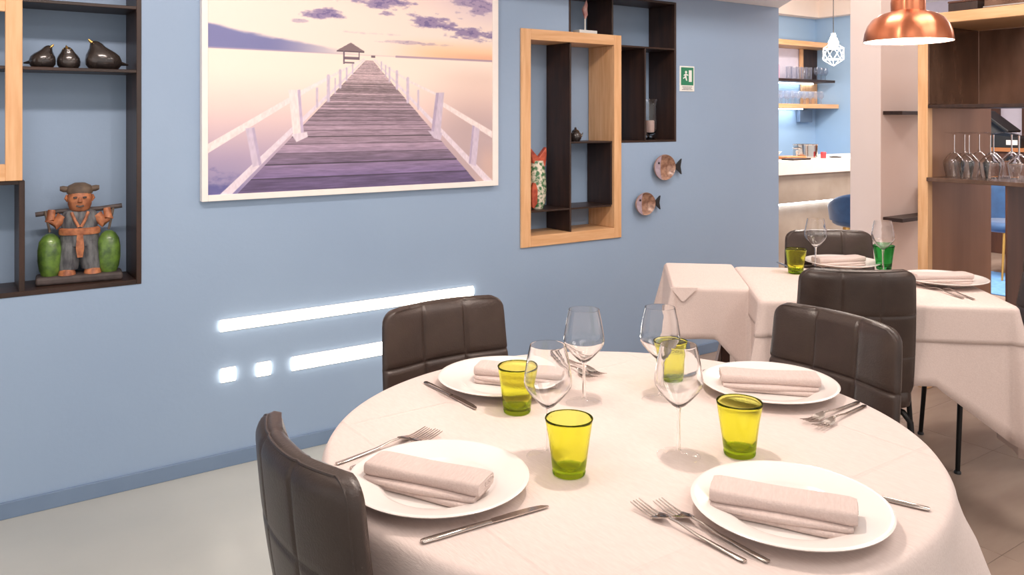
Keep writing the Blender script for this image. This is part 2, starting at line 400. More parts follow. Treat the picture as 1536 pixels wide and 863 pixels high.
    def quad(pts, col):
        nonlocal C
        a = np.ones_like(X); n = len(pts); ar = sum(pts[i][0] * pts[(i + 1) % n][1] - pts[(i + 1) % n][0] * pts[i][1] for i in range(n))
        for i in range(n):
            (x0, z0), (x1, z1) = pts[i], pts[(i + 1) % n]; L = math.hypot(x1 - x0, z1 - z0)
            d = ((x1 - x0) * (Z - z0) - (z1 - z0) * (X - x0)) / L * (1 if ar > 0 else -1); a = np.minimum(a, np.clip(d / .0025 + .5, 0, 1))
        sh = (.96 + .08 * noise(X * 160, Z * 60, 41))[..., None] * np.array(col, float)
        C = C * (1 - a[..., None]) + sh * a[..., None]
    wh = (226, 212, 222); wd = (205, 190, 208); wl = (240, 224, 222)
    seg((.935, 1.085), (1.549, 1.661), .017, .002, wh); seg((2.215, 1.085), (1.596, 1.663), .017, .002, wh)
    seg((.86, 1.272), (1.207, 1.477), .016, .011, wl); seg((1.25, 1.505), (1.549, 1.667), .010, .002, wl)
    seg((2.24, 1.315), (1.935, 1.475), .015, .010, wl); seg((1.906, 1.517), (1.769, 1.572), .006, .005, wl); seg((1.769, 1.572), (1.596, 1.668), .006, .002, wl)
    quad([(1.026, 1.362), (1.062, 1.366), (1.092, 1.215), (1.056, 1.203)], wd); quad([(2.111, 1.37), (2.152, 1.35), (2.131, 1.172), (2.090, 1.188)], wd)
    quad([(1.052, 1.362), (1.062, 1.366), (1.092, 1.215), (1.082, 1.207)], (184, 168, 194)); quad([(2.111, 1.37), (2.122, 1.366), (2.101, 1.184), (2.090, 1.188)], (184, 168, 194))
    for x, z1, z0, w in ((1.381, 1.585, 1.479, .007), (1.435, 1.61, 1.537, .006), (1.465, 1.62, 1.569, .004), (1.33, 1.53, 1.453, .005), (1.412, 1.575, 1.511, .003), (1.493, 1.64, 1.596, .003),
                        (1.763, 1.585, 1.478, .007), (1.708, 1.615, 1.538, .006), (1.671, 1.63, 1.569, .004), (1.652, 1.64, 1.59, .003), (1.817, 1.53, 1.446, .005), (1.631, 1.655, 1.616, .003)):
        seg((x, z1), (x, z0), w, w, wd)
    quad([(1.205, 1.522), (1.256, 1.524), (1.272, 1.33), (1.226, 1.325)], wl); quad([(1.244, 1.522), (1.256, 1.524), (1.272, 1.33), (1.260, 1.328)], (196, 178, 204))
    quad([(1.218, 1.335), (1.285, 1.345), (1.290, 1.325), (1.240, 1.303)], wh)
    quad([(1.911, 1.522), (1.954, 1.524), (1.934, 1.33), (1.884, 1.333)], wd); quad([(1.911, 1.522), (1.926, 1.522), (1.899, 1.333), (1.884, 1.333)], (180, 164, 190))
    quad([(1.868, 1.345), (1.945, 1.335), (1.935, 1.300), (1.900, 1.310)], wd)
    # pavilion at the pier head
    roof = (Z > 1.696) & (Z < 1.696 + .038 * (1 - np.abs(X - 1.485) / .068))
    C = np.where(roof[..., None], np.array([132, 112, 116.]), C)
    for x0, x1, z0, z1, c in ((1.418, 1.549, 1.693, 1.698, (86, 70, 84)), (1.449, 1.455, 1.64, 1.696, (110, 92, 106)), (1.521, 1.526, 1.66, 1.696, (110, 92, 106)), (1.455, 1.522, 1.66, 1.671, (120, 100, 112)),
                              (1.449, 1.50, 1.641, 1.65, (130, 112, 122)), (1.580, 1.602, 1.671, 1.682, (120, 100, 110))):
        k = (X > x0) & (X < x1) & (Z > z0) & (Z < z1); C = np.where(k[..., None], np.array(c, float), C)
    return np.clip(C, 0, 255)

PX0, PX1, PZ0, PZ1 = .878, 2.224, 1.099, 2.0
pic = empty('pier_picture', ((PX0 + PX1) / 2, WY, 1.074))
tag(pic, 'large white-framed picture of a wooden pier running out to sea at dusk', 'picture')
def at_pic(o): o.parent = pic; o.matrix_parent_inverse = Matrix.Translation(-pic.location); return o
nx, nz = 540, 362
xs = np.linspace(PX0, PX1, nx); zs = np.linspace(PZ0, PZ1, nz); XX, ZZ = np.meshgrid(xs, zs)
pc = print_colours(XX, ZZ) / 255
pc = np.where(pc <= .04045, pc / 12.92, ((pc + .055) / 1.055) ** 2.4)
me = bpy.data.meshes.new('print')
verts = np.stack([XX, np.full_like(XX, WY - .026), ZZ], -1).reshape(-1, 3)
I = np.arange(nx * nz).reshape(nz, nx)
quads = np.stack([I[:-1, :-1], I[:-1, 1:], I[1:, 1:], I[1:, :-1]], -1).reshape(-1, 4)
me.vertices.add(len(verts)); me.vertices.foreach_set('co', verts.ravel())
me.loops.add(quads.size); me.loops.foreach_set('vertex_index', quads.ravel().astype(np.int32))
me.polygons.add(len(quads)); me.polygons.foreach_set('loop_start', np.arange(0, quads.size, 4, dtype=np.int32))
me.update(calc_edges=True)
ca = me.color_attributes.new('ink', 'FLOAT_COLOR', 'POINT')
ca.data.foreach_set('color', np.concatenate([pc.reshape(-1, 3), np.ones((nx * nz, 1))], 1).ravel().astype(np.float32))
pm = bpy.data.materials.new('pier_print'); pm.use_nodes = True
vc = pm.node_tree.nodes.new('ShaderNodeVertexColor'); vc.layer_name = 'ink'
pb = pm.node_tree.nodes['Principled BSDF']; pb.inputs['Roughness'].default_value = .55
pm.node_tree.links.new(vc.outputs[0], pb.inputs['Base Color']); me.materials.append(pm)
po = bpy.data.objects.new('print', me); COL.objects.link(po); at_pic(po); po['label'] = 'printed sunset pier with white railings and purple clouds'
at_pic(bx(PX0 - .004, PX1 + .004, WY - .025, WY - .001, PZ0 - .004, PZ1 + .004).build('backing_board', 'white_frame'))
for n, b in (('frame_stile', (PX0 - .024, PX0, PZ0 - .025, PZ1 + .025)), ('frame_stile', (PX1, PX1 + .032, PZ0 - .025, PZ1 + .025)), ('frame_rail', (PX0, PX1, PZ0 - .025, PZ0)), ('frame_rail', (PX0, PX1, PZ1, PZ1 + .025))):
    at_pic(bx(b[0], b[1], WY - .034, WY - .001, b[2], b[3]).build(n, 'white_frame', bevel=.002))

# ------------------------------------------------------------------ wall lights
def wall_light(x0, x1, z0, z1, label):
    e = empty('wall_light', ((x0 + x1) / 2, WY, z0)); tag(e, label, 'wall light', 'glowing light slots in the blue wall')
    w, h = (x1 - x0) / 2, z1 - z0
    MB().loft([[(x, -.0005 - .014 * math.sin(math.pi * k / 10) ** .7, h / 2 - h / 2 * math.cos(math.pi * k / 10)) for k in range(11)] for x in (-w, w)]).build('diffuser', 'led', e, True, ang=50)  # bulge added so a glow like lens bloom spills on the wall
    for n, b in (('trim_edge', (-w - .002, w + .002, -.0025, -.0005, -.002, 0)), ('trim_edge', (-w - .002, w + .002, -.0025, -.0005, h, h + .002))):
        bx(*b).build(n, 'white_frame', e)
wall_light(.934, 2.127, .546, .591, 'long upper glowing light slot on the blue wall under the picture')
wall_light(1.230, 2.127, .338, .395, 'lower glowing light slot running behind the dark chair at the wall')
wall_light(.938, .992, .341, .396, 'small square wall light, the left one of the pair')
wall_light(1.082, 1.136, .339, .394, 'small square wall light, nearer to the lower light slot')

# ------------------------------------------------------------------ left shelf unit in the wall
def parts(root, lst):
    inv = Matrix.Translation(-root.location)
    for n, b, m in lst:
        o = bx(*b).build(n, m, root, bevel=.0015, seg=1); o.matrix_parent_inverse = inv
ls = empty('wall_shelf', (0, WY, .772)); tag(ls, 'dark wood shelf with oak box set into the wall at the left edge', 'shelf')
F, K = WY - .004, WY + ND - .001
parts(ls, [('side_panel', (.622, .6395, F, K, .7725, 2.065), 'dark'), ('bottom_panel', (-.745, .622, F, K, .7725, .790), 'dark_h'),
           ('shelf', (-.745, .622, F, K, 1.575, 1.587), 'dark_h'), ('shelf', (-.745, .622, F, K, 1.816, 1.828), 'dark_h'), ('top_panel', (-.745, .622, F, K, 2.05, 2.065), 'dark_h'),
           ('upright', (.238, .256, F, K, .790, 1.182), 'dark'), ('back_shelf', (-.745, .24, F + .004, K, 1.168, 1.182), 'dark_h')])
ob = empty('oak_box_frame', (0, WY, 1.183)); tag(ob, 'light oak box frame fixed over the left wall shelf', 'frame')
parts(ob, [('stile', (.196, .248, WY - .016, WY + .006, 1.183, 1.832), 'oak'), ('rail', (-.6, .196, WY - .016, WY + .006, 1.183, 1.242), 'oak_h'),
           ('rail', (-.6, .196, WY - .016, WY + .006, 1.776, 1.832), 'oak_h'), ('stile', (-.652, -.6, WY - .016, WY + .006, 1.183, 1.832), 'oak')])

# ------------------------------------------------------------------ right wall shelf: dark niche unit and oak box
ds = empty('wall_shelf', (3.12, WY, 1.27)); tag(ds, 'tall dark wood wall shelf behind the oak frame beside the green sign', 'shelf')
parts(ds, [('side_panel', (3.504, 3.5185, F, K, 1.2685, 2.074), 'dark'), ('bottom_panel', (3.085, 3.504, F, K, 1.2685, 1.279), 'dark_h'),
           ('shelf', (3.087, 3.504, F, K, 1.797, 1.807), 'dark_h'), ('divider', (3.268, 3.277, F, K, 1.279, 1.797), 'dark'),
           ('divider', (3.022, 3.032, F, K, 1.858, 2.074), 'dark'), ('side_panel', (2.7235, 2.735, F, K, 1.858, 2.074), 'dark'), ('top_panel', (2.735, 3.504, F, K, 2.062, 2.074), 'dark_h')])
os_ = empty('oak_wall_shelf', (2.746, WY, .75)); tag(os_, 'tall oak framed wall shelf with dark dividers right of the picture', 'shelf')
O0, O1, P0, P1 = OAK
A, B_ = WY - .012, WY + ND - .004
parts(os_, [('stile', (O0, O0 + .060, A, WY - .0005, P0, P1), 'oak'),
            ('stile', (O1 - .053, O1, A, WY - .0005, P0, P1), 'oak'),
            ('rail', (O0 + .060, O1 - .053, A, WY - .0005, P0, P0 + .055), 'oak_h'), ('rail', (O0 + .060, O1 - .053, A, WY - .0005, P1 - .055, P1), 'oak_h'),
            ('inner_side', (3.031, 3.062, WY, B_, P0 + .056, P1 - .056), 'oak'), ('inner_side', (2.431, 2.469, WY, B_, P0 + .056, P1 - .056), 'oak'),
            ('inner_base', (2.431, 3.062, WY, B_, .772, P0 + .055), 'oak_h'), ('inner_top', (2.431, 3.062, WY, B_, P1 - .055, 1.835), 'oak_h'),
            ('divider', (2.732, 2.742, WY + .001, B_, .806, 1.801), 'dark'), ('shelf', (2.470, 2.732, WY + .002, B_, .922, .931), 'dark_h'), ('shelf', (2.742, 3.022, WY + .002, B_, .922, .931), 'dark_h'),
            ('shelf', (2.742, 3.030, WY + .002, B_, 1.270, 1.279), 'dark_h'), ('side_panel', (3.022, 3.030, WY + .003, B_, .931, 1.270), 'dark')])

# ------------------------------------------------------------------ emergency sign
sg = empty('safety_sign', (3.607, WY, 1.561)); tag(sg, 'green and white emergency sign beside the dark wall shelf', 'sign')
MB().box(-.061, .061, -.004, -.0005, 0, .148).build('plate', 'white_paint', sg, bevel=.001)
gp = MB().box(-.051, .051, -.0055, -.004, .036, .140).build('green_panel', 'sign_green', sg)
bx(.012, .036, -.007, -.0055, .056, .124).build('door_symbol', 'white_paint', gp)
fg = MB(); fg.lathe([(0, -.001), (.008, -.001), (.008, .001), (0, .001)], 14)
fg.v = [(x - .012, -.0062 + z, .112 + y) for x, y, z in fg.v]
fg.prism([(-.030, .096), (-.014, .104), (.006, .098), (.006, .091), (-.010, .095), (-.008, .082), (-.002, .062), (-.010, .062), (-.018, .080), (-.034, .072), (-.036, .078), (-.020, .088), (-.022, .094), (-.030, .088)], -.007, -.0055)
fg.build('running_figure', 'white_paint', gp)
for z, w in ((.026, .040), (.018, .034), (.010, .043)):
    lt = MB(); x = -w
    while x < w: l = random.uniform(.004, .011); lt.box(x, min(w, x + l), -.0046, -.004, z - .002, z + .002); x += l + .0022
    lt.build('text_line', 'sign_grey', sg)

# ------------------------------------------------------------------ fish dishes on the wall
def fish_dish(x0, x1, xt, z0, z1, label):
    cx, cz, rx, rz = (x0 + x1) / 2, (z0 + z1) / 2, (x1 - x0) / 2, (z1 - z0) / 2
    e = empty('fish_dish', (cx, WY, cz)); tag(e, label, 'wall dish', 'ceramic fish dishes on the blue wall')
    def ell(k, y, seg=36): return [(rx * k * math.cos(2 * math.pi * i / seg), y, rz * k * math.sin(2 * math.pi * i / seg)) for i in range(seg)]
    body = MB().loft([ell(.55, -.001), ell(.9, -.018), ell(1.0, -.034), ell(.985, -.038), ell(.93, -.036), ell(.80, -.022), ell(.5, -.014)])
    body.build('dish', mat('fish_dish_glaze', (176, 138, 116), .3, color2=(120, 84, 68), scale=40, coat=.5), e, True)
    hd = MB(); n = 14; outer = []; inner = []
    for i in range(n + 1):
        a = R(105 + i * 150 / n); outer.append((rx * .97 * math.cos(a), rz * .97 * math.sin(a)))
        t = i / n; inner.append((rx * (-.30 - .16 * math.sin(math.pi * t)) , rz * .95 * math.sin(a)))
    hd.loft([[(p[0], y, p[1]) for p in outer + inner[::-1]] for y in (-.0375, -.0285)])
    hd.build('head', mat('fish_head_glaze', (176, 160, 172), .35, color2=(150, 132, 146), scale=30), e)
    MB().lathe([(0, -.002), (.006, -.002), (.006, .002), (0, .002)], 12).build('eye', 'black_plastic', e, loc=(-rx * .62, -.038, rz * .35), rot=(R(90), 0, 0))
    tw = xt - x1
    MB().prism([(rx * .90, -.014), (rx + tw * .35, -.016), (rx + tw, -rz * .62), (rx + tw * .82, 0), (rx + tw, rz * .62), (rx + tw * .35, .016), (rx * .90, .014)], -.030, -.018).build('tail', 'black_plastic', e, bevel=.002)
fish_dish(3.311, 3.478, 3.537, 1.051, 1.198, 'larger ceramic fish dish hanging upper right below the dark shelf')
fish_dish(3.171, 3.318, 3.366, .862, .990, 'smaller ceramic fish dish hanging lower left of the other')

# ------------------------------------------------------------------ things on the wall shelves
def bird(x, z, L, h, face, label):
    e = empty('ceramic_bird', (x, WY + .085, z)); tag(e, label, 'ornament', 'dark ceramic birds on the left shelf'); e.rotation_euler = (0, 0, face)
    E = lambda c, a, b, n=24: [(c[0] + a * math.cos(2 * math.pi * k / n), c[1] + b * math.sin(2 * math.pi * k / n), c[2]) for k in range(n)]
    rr = [(0, 0, .30, .28), (.0, .03, .40, .40), (.0, .16, .49, .50), (.0, .32, .50, .52), (.02, .48, .46, .49), (.06, .60, .37, .42), (.12, .70, .27, .33), (.17, .78, .21, .27), (.20, .86, .17, .22), (.22, .93, .10, .14), (.23, .96, .03, .04)]
    MB().loft([E((L * a, 0, h * b), L * c, h * .92 * d) for a, b, c, d in rr]).build('body', 'bird', e, True, ang=80)
    MB().tube([(L * .30, 0, h * .88), (L * .38, 0, h * .955), (L * .42, 0, h * 1.0)], [h * .07, h * .045, .002]).build('beak', 'gold', e, True)
    MB().blob([((-L * .40, 0, h * .26), h * .16, h * .10), ((-L * .56, 0, h * .22), h * .11, h * .06), ((-L * .68, 0, h * .20), h * .09, h * .03)], 12).build('tail', 'bird', e, True)
    for s in (-1, 1): MB().lathe([(0, -.002), (.003, -.001), (.003, .001), (0, .002)], 10).build('eye', 'gold', e, True, loc=(L * .30, s * h * .13, h * .86))
bird(.318, 1.587, .088, .088, R(-12), 'small dark ceramic bird on the shelf beside the oak box')
bird(.404, 1.587, .082, .084, R(-110), 'small dark ceramic bird seen head-on, middle of the three')
bird(.522, 1.587, .128, .114, R(188), 'largest of the dark ceramic birds, by the shelf side panel')

def statue(x, y, z):
    e = empty('porter_figurine', (x, y, z)); tag(e, 'painted clay figurine of a porter carrying two green jars on a pole', 'figurine')
    e.rotation_euler = (0, 0, R(-6))
    clay = mat('orange_clay', (192, 124, 84), .55, color2=(134, 80, 54), scale=40, bump=.15)
    robe = mat('grey_blue_robe', (112, 114, 116), .6, color2=(64, 64, 70), scale=60, stretch=(1, 1, .3), bump=.3)
    cap = mat('brown_grey_cap', (104, 88, 74), .65, color2=(80, 66, 56), scale=30, bump=.2)
    green = mat('green_glaze', (104, 138, 56), .35, color2=(62, 88, 44), scale=35, detail=8, bump=.15, coat=.4)
    slab = mat('dark_clay', (82, 72, 70), .6, color2=(60, 52, 52), scale=25, bump=.2)
    bx(-.145, .145, -.052, .055, 0, .030).build('base', slab, e, bevel=.010, seg=3)
    E = lambda c, a, b, n=22: [(c[0] + a * math.cos(2 * math.pi * k / n), c[1] + b * math.sin(2 * math.pi * k / n), c[2]) for k in range(n)]
    body = MB()                       # torso running down into two trousered legs
    body.loft([E((0, 0, .135), .062, .040), E((0, 0, .165), .066, .042), E((0, 0, .205), .060, .040), E((0, .002, .240), .066, .038), E((0, .004, .262), .054, .034), E((0, .004, .276), .026, .022)])
    for s in (-1, 1):
        body.loft([E((s * .040, -.006, .048), .034, .030), E((s * .037, -.004, .075), .038, .034), E((s * .034, -.002, .11), .036, .036), E((s * .030, 0, .15), .032, .036)])
    body.build('robe', robe, e, True, ang=60)
    for s in (-1, 1):
        MB().loft([E((s * .043, -.012, .030), .030, .036), E((s * .043, -.010, .045), .027, .030), E((s * .040, -.006, .062), .024, .022)]).build('foot', clay, e, True, ang=60)
    MB().loft([E((0, -.001, .178), .069, .045), E((0, -.001, .185), .071, .047), E((0, -.001, .198), .070, .046), E((0, 0, .203), .064, .042)]).build('sash', clay, e, True)
    MB().loft([[(-.010, -.047, .18), (.010, -.047, .18), (.010, -.042, .18), (-.010, -.042, .18)], [(-.014, -.050, .13), (.014, -.050, .13), (.012, -.042, .13), (-.012, -.042, .13)], [(-.009, -.047, .095), (.009, -.047, .095), (.008, -.040, .095), (-.008, -.040, .095)]]).build('sash_end', clay, e)
    for s in (-1, 1):
        MB().tube([(s * .004, -.044, .208), (s * .016, -.042, .232), (s * .028, -.030, .262)], .0055, 8).build('collar', clay, e, True)
    hd = MB(); hd.loft([E((0, -.004, .262), .022, .022), E((0, -.008, .272), .034, .032), E((0, -.010, .290), .040, .038), E((0, -.008, .318), .041, .039), E((0, -.004, .338), .038, .036), E((0, -.002, .352), .030, .029)])
    ho = hd.build('head', clay, e, True, ang=60)
    nm = MB().blob([((0, -.047, .318), .004, .004), ((0, -.054, .304), .008, .007), ((0, -.050, .299), .009, .004)], 12, (0, 0, 1)); nm.build('nose', clay, ho, True)
    for s in (-1, 1):
        MB().lathe([(0, -.004), (.006, -.003), (.007, 0), (.006, .003), (0, .004)], 12).build('eye', slab, ho, True, loc=(s * .016, -.046, .318))
        MB().blob([((s * .041, -.004, .30), .003, .006), ((s * .046, -.004, .312), .006, .010), ((s * .043, -.004, .326), .003, .006)], 12, (0, 0, 1)).build('ear', clay, ho, True)
    MB().tube([(-.012, -.046, .287), (0, -.050, .284), (.012, -.046, .287)], .0035, 8).build('mouth', slab, ho, True)
    cp = MB(); cp.loft([E((0, 0, .330), .043, .041), E((0, 0, .345), .046, .043), E((0, 0, .360), .038, .036), E((0, 0, .370), .018, .018)])
    co = cp.build('cap', cap, e, True, ang=60)
    for s in (-1, 1):
        MB().blob([((s * .036, 0, .346), .013, .011), ((s * .055, 0, .348), .013, .012), ((s * .066, 0, .350), .009, .008)], 14, (s, 0, 0)).build('cap_roll', cap, co, True)
    MB().tube([(-.145, .012, .256), (-.07, .012, .264), (0, .012, .266), (.07, .012, .268), (.145, .012, .276)], .009, 10).build('carrying_pole', slab, e, True)
    for s in (-1, 1):
        MB().tube([(s * .056, .0, .246), (s * .082, -.006, .214), (s * .098, -.004, .232), (s * .092, .006, .270)], [.022, .018, .017, .013], 12).build('arm', clay, e, True)
        MB().tube([(s * .114, .004, .268), (s * .106, -.010, .230), (s * .098, -.006, .19)], .0045, 8).build('rope', cap, e, True)
        MB().lathe([(0, .030), (.028, .030), (.036, .05), (.041, .085), (.041, .125), (.036, .155), (.024, .175), (.012, .184), (0, .186)], 24, (s * .098, -.004, 0)).build('green_jar', green, e, True)
statue(.442, WY + .095, .790)

def fish_vase():
    e = empty('fish_vase', (2.582, WY + .085, .931)); tag(e, 'speckled green and red ceramic fish standing on its nose in the oak shelf', 'ornament')
    sc = mat('fish_scales', (224, 214, 196), .35, color2=(52, 112, 66), scale=55, detail=3, contrast=(.42, .60), coat=.4)
    red = mat('fish_fin_red', (196, 92, 62), .4, color2=(150, 56, 40), scale=40)
    rr = [((0, 0, 0), .030, .026), ((0, 0, .03), .046, .034), ((0, 0, .10), .052, .038), ((0, 0, .18), .048, .034), ((0, 0, .225), .040, .028), ((0, 0, .25), .034, .022)]
    MB().loft([[(c[0] + a * math.cos(2 * math.pi * k / 24), c[1] + b * math.sin(2 * math.pi * k / 24), c[2]) for k in range(24)] for c, a, b in rr]).build('body', sc, e, True)
    MB().prism([(-.034, .235), (-.050, .275), (-.058, .325), (-.030, .296), (0, .268), (.022, .292), (.050, .322), (.052, .280), (.044, .225), (.030, .195), (.01, .215)], -.014, .014).build('tail', red, e, bevel=.005)
    MB().prism([(-.060, .012), (-.048, .004), (-.026, .03), (-.024, .10), (-.034, .135), (-.052, .14), (-.062, .10)], -.036, -.020).build('fin', red, e, bevel=.004)
fish_vase()
tp = MB().lathe([(0, 0), (.022, 0), (.030, .012), (.034, .028), (.028, .044), (.020, .050), (.022, .053), (.016, .060), (.006, .066), (.007, .072), (0, .078)], 24)
e = empty('small_teapot', (2.842, WY + .09, 1.279)); tag(e, 'tiny dark metal teapot on the short shelf of the oak unit', 'ornament')
tp.build('body', 'bird', e, True)
MB().tube([(.028, 0, .020), (.044, 0, .030), (.050, 0, .046)], [.006, .005, .003], 8).build('spout', 'bird', e, True)
MB().tube([(-.028, 0, .044), (-.046, 0, .042), (-.048, 0, .026), (-.032, 0, .016)], .003, 8).build('handle', 'bird', e, True)
hv = empty('candle_vase', (3.395, WY + .09, 1.279)); tag(hv, 'clear glass hurricane vase holding a pale candle on dark shelf', 'vase')
MB().lathe([(0, 0), (.038, 0), (.040, .006), (.016, .014), (.016, .024), (.034, .036), (.044, .06), (.042, .13), (.040, .19), (.049, .236), (.047, .236), (.038, .19), (.040, .13), (.042, .062), (.032, .040), (0, .034)], 28).build('glass', 'wine_glass', hv, True, ang=60)
MB().lathe([(0, .042), (.028, .042), (.028, .108), (.024, .112), (0, .108)], 24).build('candle', mat('candle_wax', (238, 208, 200), .6), hv, True)
sc_ = empty('flame_sculpture', (2.905, WY + .085, 1.858)); tag(sc_, 'slim red and white sculpture on a white block above the oak shelf', 'ornament')
bx(-.062, .062, -.03, .03, 0, .024).build('plinth', 'white_paint', sc_, bevel=.002)
MB().tube([(0, 0, .024), (0, 0, .13)], .004, 8).build('rod', 'white_paint', sc_, True)
MB().blob([((0, 0, .085), .003, .003), ((.004, 0, .11), .014, .010), ((-.004, 0, .14), .018, .012), ((.006, 0, .165), .012, .008), ((.01, 0, .19), .002, .002)], 14, (0, 0, 1)).build('flame', mat('red_enamel', (190, 92, 88), .35, color2=(225, 190, 185), scale=25), sc_, True)

# ------------------------------------------------------------------ chairs
def make_chair(label):
    e = empty('dining_chair', (0, 0, 0)); tag(e, label, 'chair', 'dark leather dining chairs')
    def rows():
        zs = [.440 + .0175 * k for k in range(24)]; zs += [.858, .866, .873, .879, .883, .885]
        for s in SZ: zs += [s - .008, s - .004, s, s + .004, s + .008]
        return sorted(set(round(z, 4) for z in zs))
    SZ = (.735, .588); TOP, RC = .885, .036
    us = sorted(set([round(-1 + k / 12, 4) for k in range(25)] + [round(s * q, 4) for s in (-1, 1) for q in (.293, .313, .333, .353, .373, .97, .94)]))
    zs = rows(); front = []; back = []
    for z in zs:
        t = (z - .44) / (TOP - .44); hw = .205 - .018 * t
        if z > TOP - RC: hw = hw - RC + math.sqrt(max(0, RC * RC - (z - TOP + RC) ** 2))
        if z < .47: hw -= (.47 - z) * .4
        yc = -.185 - .075 * t - .012 * math.sin(math.pi * t)
        fr, bk = [], []
        for u in us:
            x = u * hw; cur = .034 * u * u
            g = max([math.exp(-((z - s) / .0045) ** 2) for s in SZ] + [math.exp(-((x - s * .0655) / .0045) ** 2) for s in (-1, 1)])
            edge = max(abs(u) ** 8, max(0, (z - TOP + .03) / .03) ** 2.2)
            th = .027 * (1 - .5 * edge)
            pad = .004 * (1 - abs(math.sin(1.5 * math.pi * (u + 1)))) 
            fr.append((x, yc + cur + th - .0055 * g - pad * .5, z)); bk.append((x, yc + cur - th + .0035 * g, z))
        front.append(fr); back.append(bk)
    mb = MB(); nu, nzr = len(us), len(zs)
    vi = {}
    for r in range(nzr):
        for k in range(nu): vi[0, r, k] = len(mb.v); mb.v.append(front[r][k])
    for r in range(nzr):
        for k in range(nu): vi[1, r, k] = len(mb.v); mb.v.append(back[r][k])
    for r in range(nzr - 1):
        for k in range(nu - 1):
            mb.f.append((vi[0, r, k], vi[0, r, k + 1], vi[0, r + 1, k + 1], vi[0, r + 1, k])); mb.f.append((vi[1, r, k], vi[1, r + 1, k], vi[1, r + 1, k + 1], vi[1, r, k + 1]))
    ring = [(r, 0) for r in range(nzr)] + [(nzr - 1, k) for k in range(1, nu)] + [(r, nu - 1) for r in range(nzr - 2, -1, -1)] + [(0, k) for k in range(nu - 2, 0, -1)]
    mid = {}
    cx, cz = 0, .66
    for r, k in ring:
        a, b = Vector(front[r][k]), Vector(back[r][k]); m_ = (a + b) / 2
        d = Vector((1 if k == nu - 1 else -1 if k == 0 else 0, 0, 1 if r == nzr - 1 else -1 if r == 0 else 0))
        if d.length: d.normalize()
        mid[r, k] = len(mb.v); mb.v.append(tuple(m_ + d * .006))
    for i, (r, k) in enumerate(ring):
        r2, k2 = ring[(i + 1) % len(ring)]
        mb.f.append((vi[0, r, k], vi[0, r2, k2], mid[r2, k2], mid[r, k])); mb.f.append((mid[r, k], mid[r2, k2], vi[1, r2, k2], vi[1, r, k]))
    bo = mb.build('backrest', 'leather', e, True, ang=75)
    pipe = MB(); pp = []
    for r in range(nzr):
        if zs[r] > .5: pp.append(Vector(back[r][0]) + Vector((.003, 0, 0)))
    for k in range(1, nu - 1): pp.append(Vector(back[-1][k]))
    for r in range(nzr - 1, -1, -1):
        if zs[r] > .5: pp.append(Vector(back[r][-1]) - Vector((.003, 0, 0)))
    pipe.tube(pp, .0028, 6).build('piping', 'leather', bo, True)
    st = MB(); RN = 26
    def sq(hx, hy, z, cy=0): return [(hx * math.copysign(abs(math.cos(a)) ** .35, math.cos(a)), cy + hy * math.copysign(abs(math.sin(a)) ** .35, math.sin(a)), z) for a in [2 * math.pi * k / 32 for k in range(32)]]
    st.loft([sq(.195, .190, .400), sq(.208, .203, .408), sq(.212, .207, .430), sq(.210, .205, .455), sq(.200, .195, .470), sq(.150, .150, .474)])
    st.build('seat', 'leather', e, True, ang=60)
    bx(-.15, .15, -.15, .15, .384, .400).build('seat_frame', 'leg', e, bevel=.003)
    for sx in (-1, 1):
        for sy in (-1, 1):
            lg = MB().tube([(sx * .135, sy * .135, .392), (sx * .170, sy * .175, .385), (sx * .185, sy * .195, .36), (sx * .205, sy * .215, 0.006)], [.011, .011, .011, .009], 10).build('leg', 'leg', e, True)
            MB().lathe([(0, 0), (.013, 0), (.013, .008), (.010, .012), (0, .012)], 14, (sx * .205, sy * .215, 0)).build('foot_glide', 'black_plastic', lg, True)
    for sx in (-1, 1): MB().tube([(sx * .12, -.16, .392), (sx * .12, -.215, .40), (sx * .12, -.222, .46)], .011, 10).build('bracket', 'chrome', e, True)
    return e
chair0 = make_chair('dark leather chair at the far side of round table against wall')
chair0.location = (1.165, 1.775, 0); chair0.rotation_euler = (0, 0, R(180))
dup(chair0, (.712, 1.272, 0), R(-90), 'dark leather chair nearest the camera, seen from behind at left')
dup(chair0, (1.705, 1.312, 0), R(86), 'dark leather chair at right side of round table, creased front showing')
T2A = R(-42.5); ca_, sa_ = math.cos(T2A), math.sin(T2A)
def T2(a, b): return (2.418 + a * ca_ - b * sa_, 1.91 + a * sa_ + b * ca_)
fx, fy = 3.195, 2.105
dup(chair0, (3.20, 2.10, 0), T2A + R(183), 'dark leather chair at far side of the square table by the bar')
dup(chair0, (2.725, 1.815, 0), T2A + R(2), 'black-looking chair back between the two dining tables')
dup(chair0, (3.605, 1.68, 0), T2A + R(90), 'dark leather chair cut off by the right edge of picture')

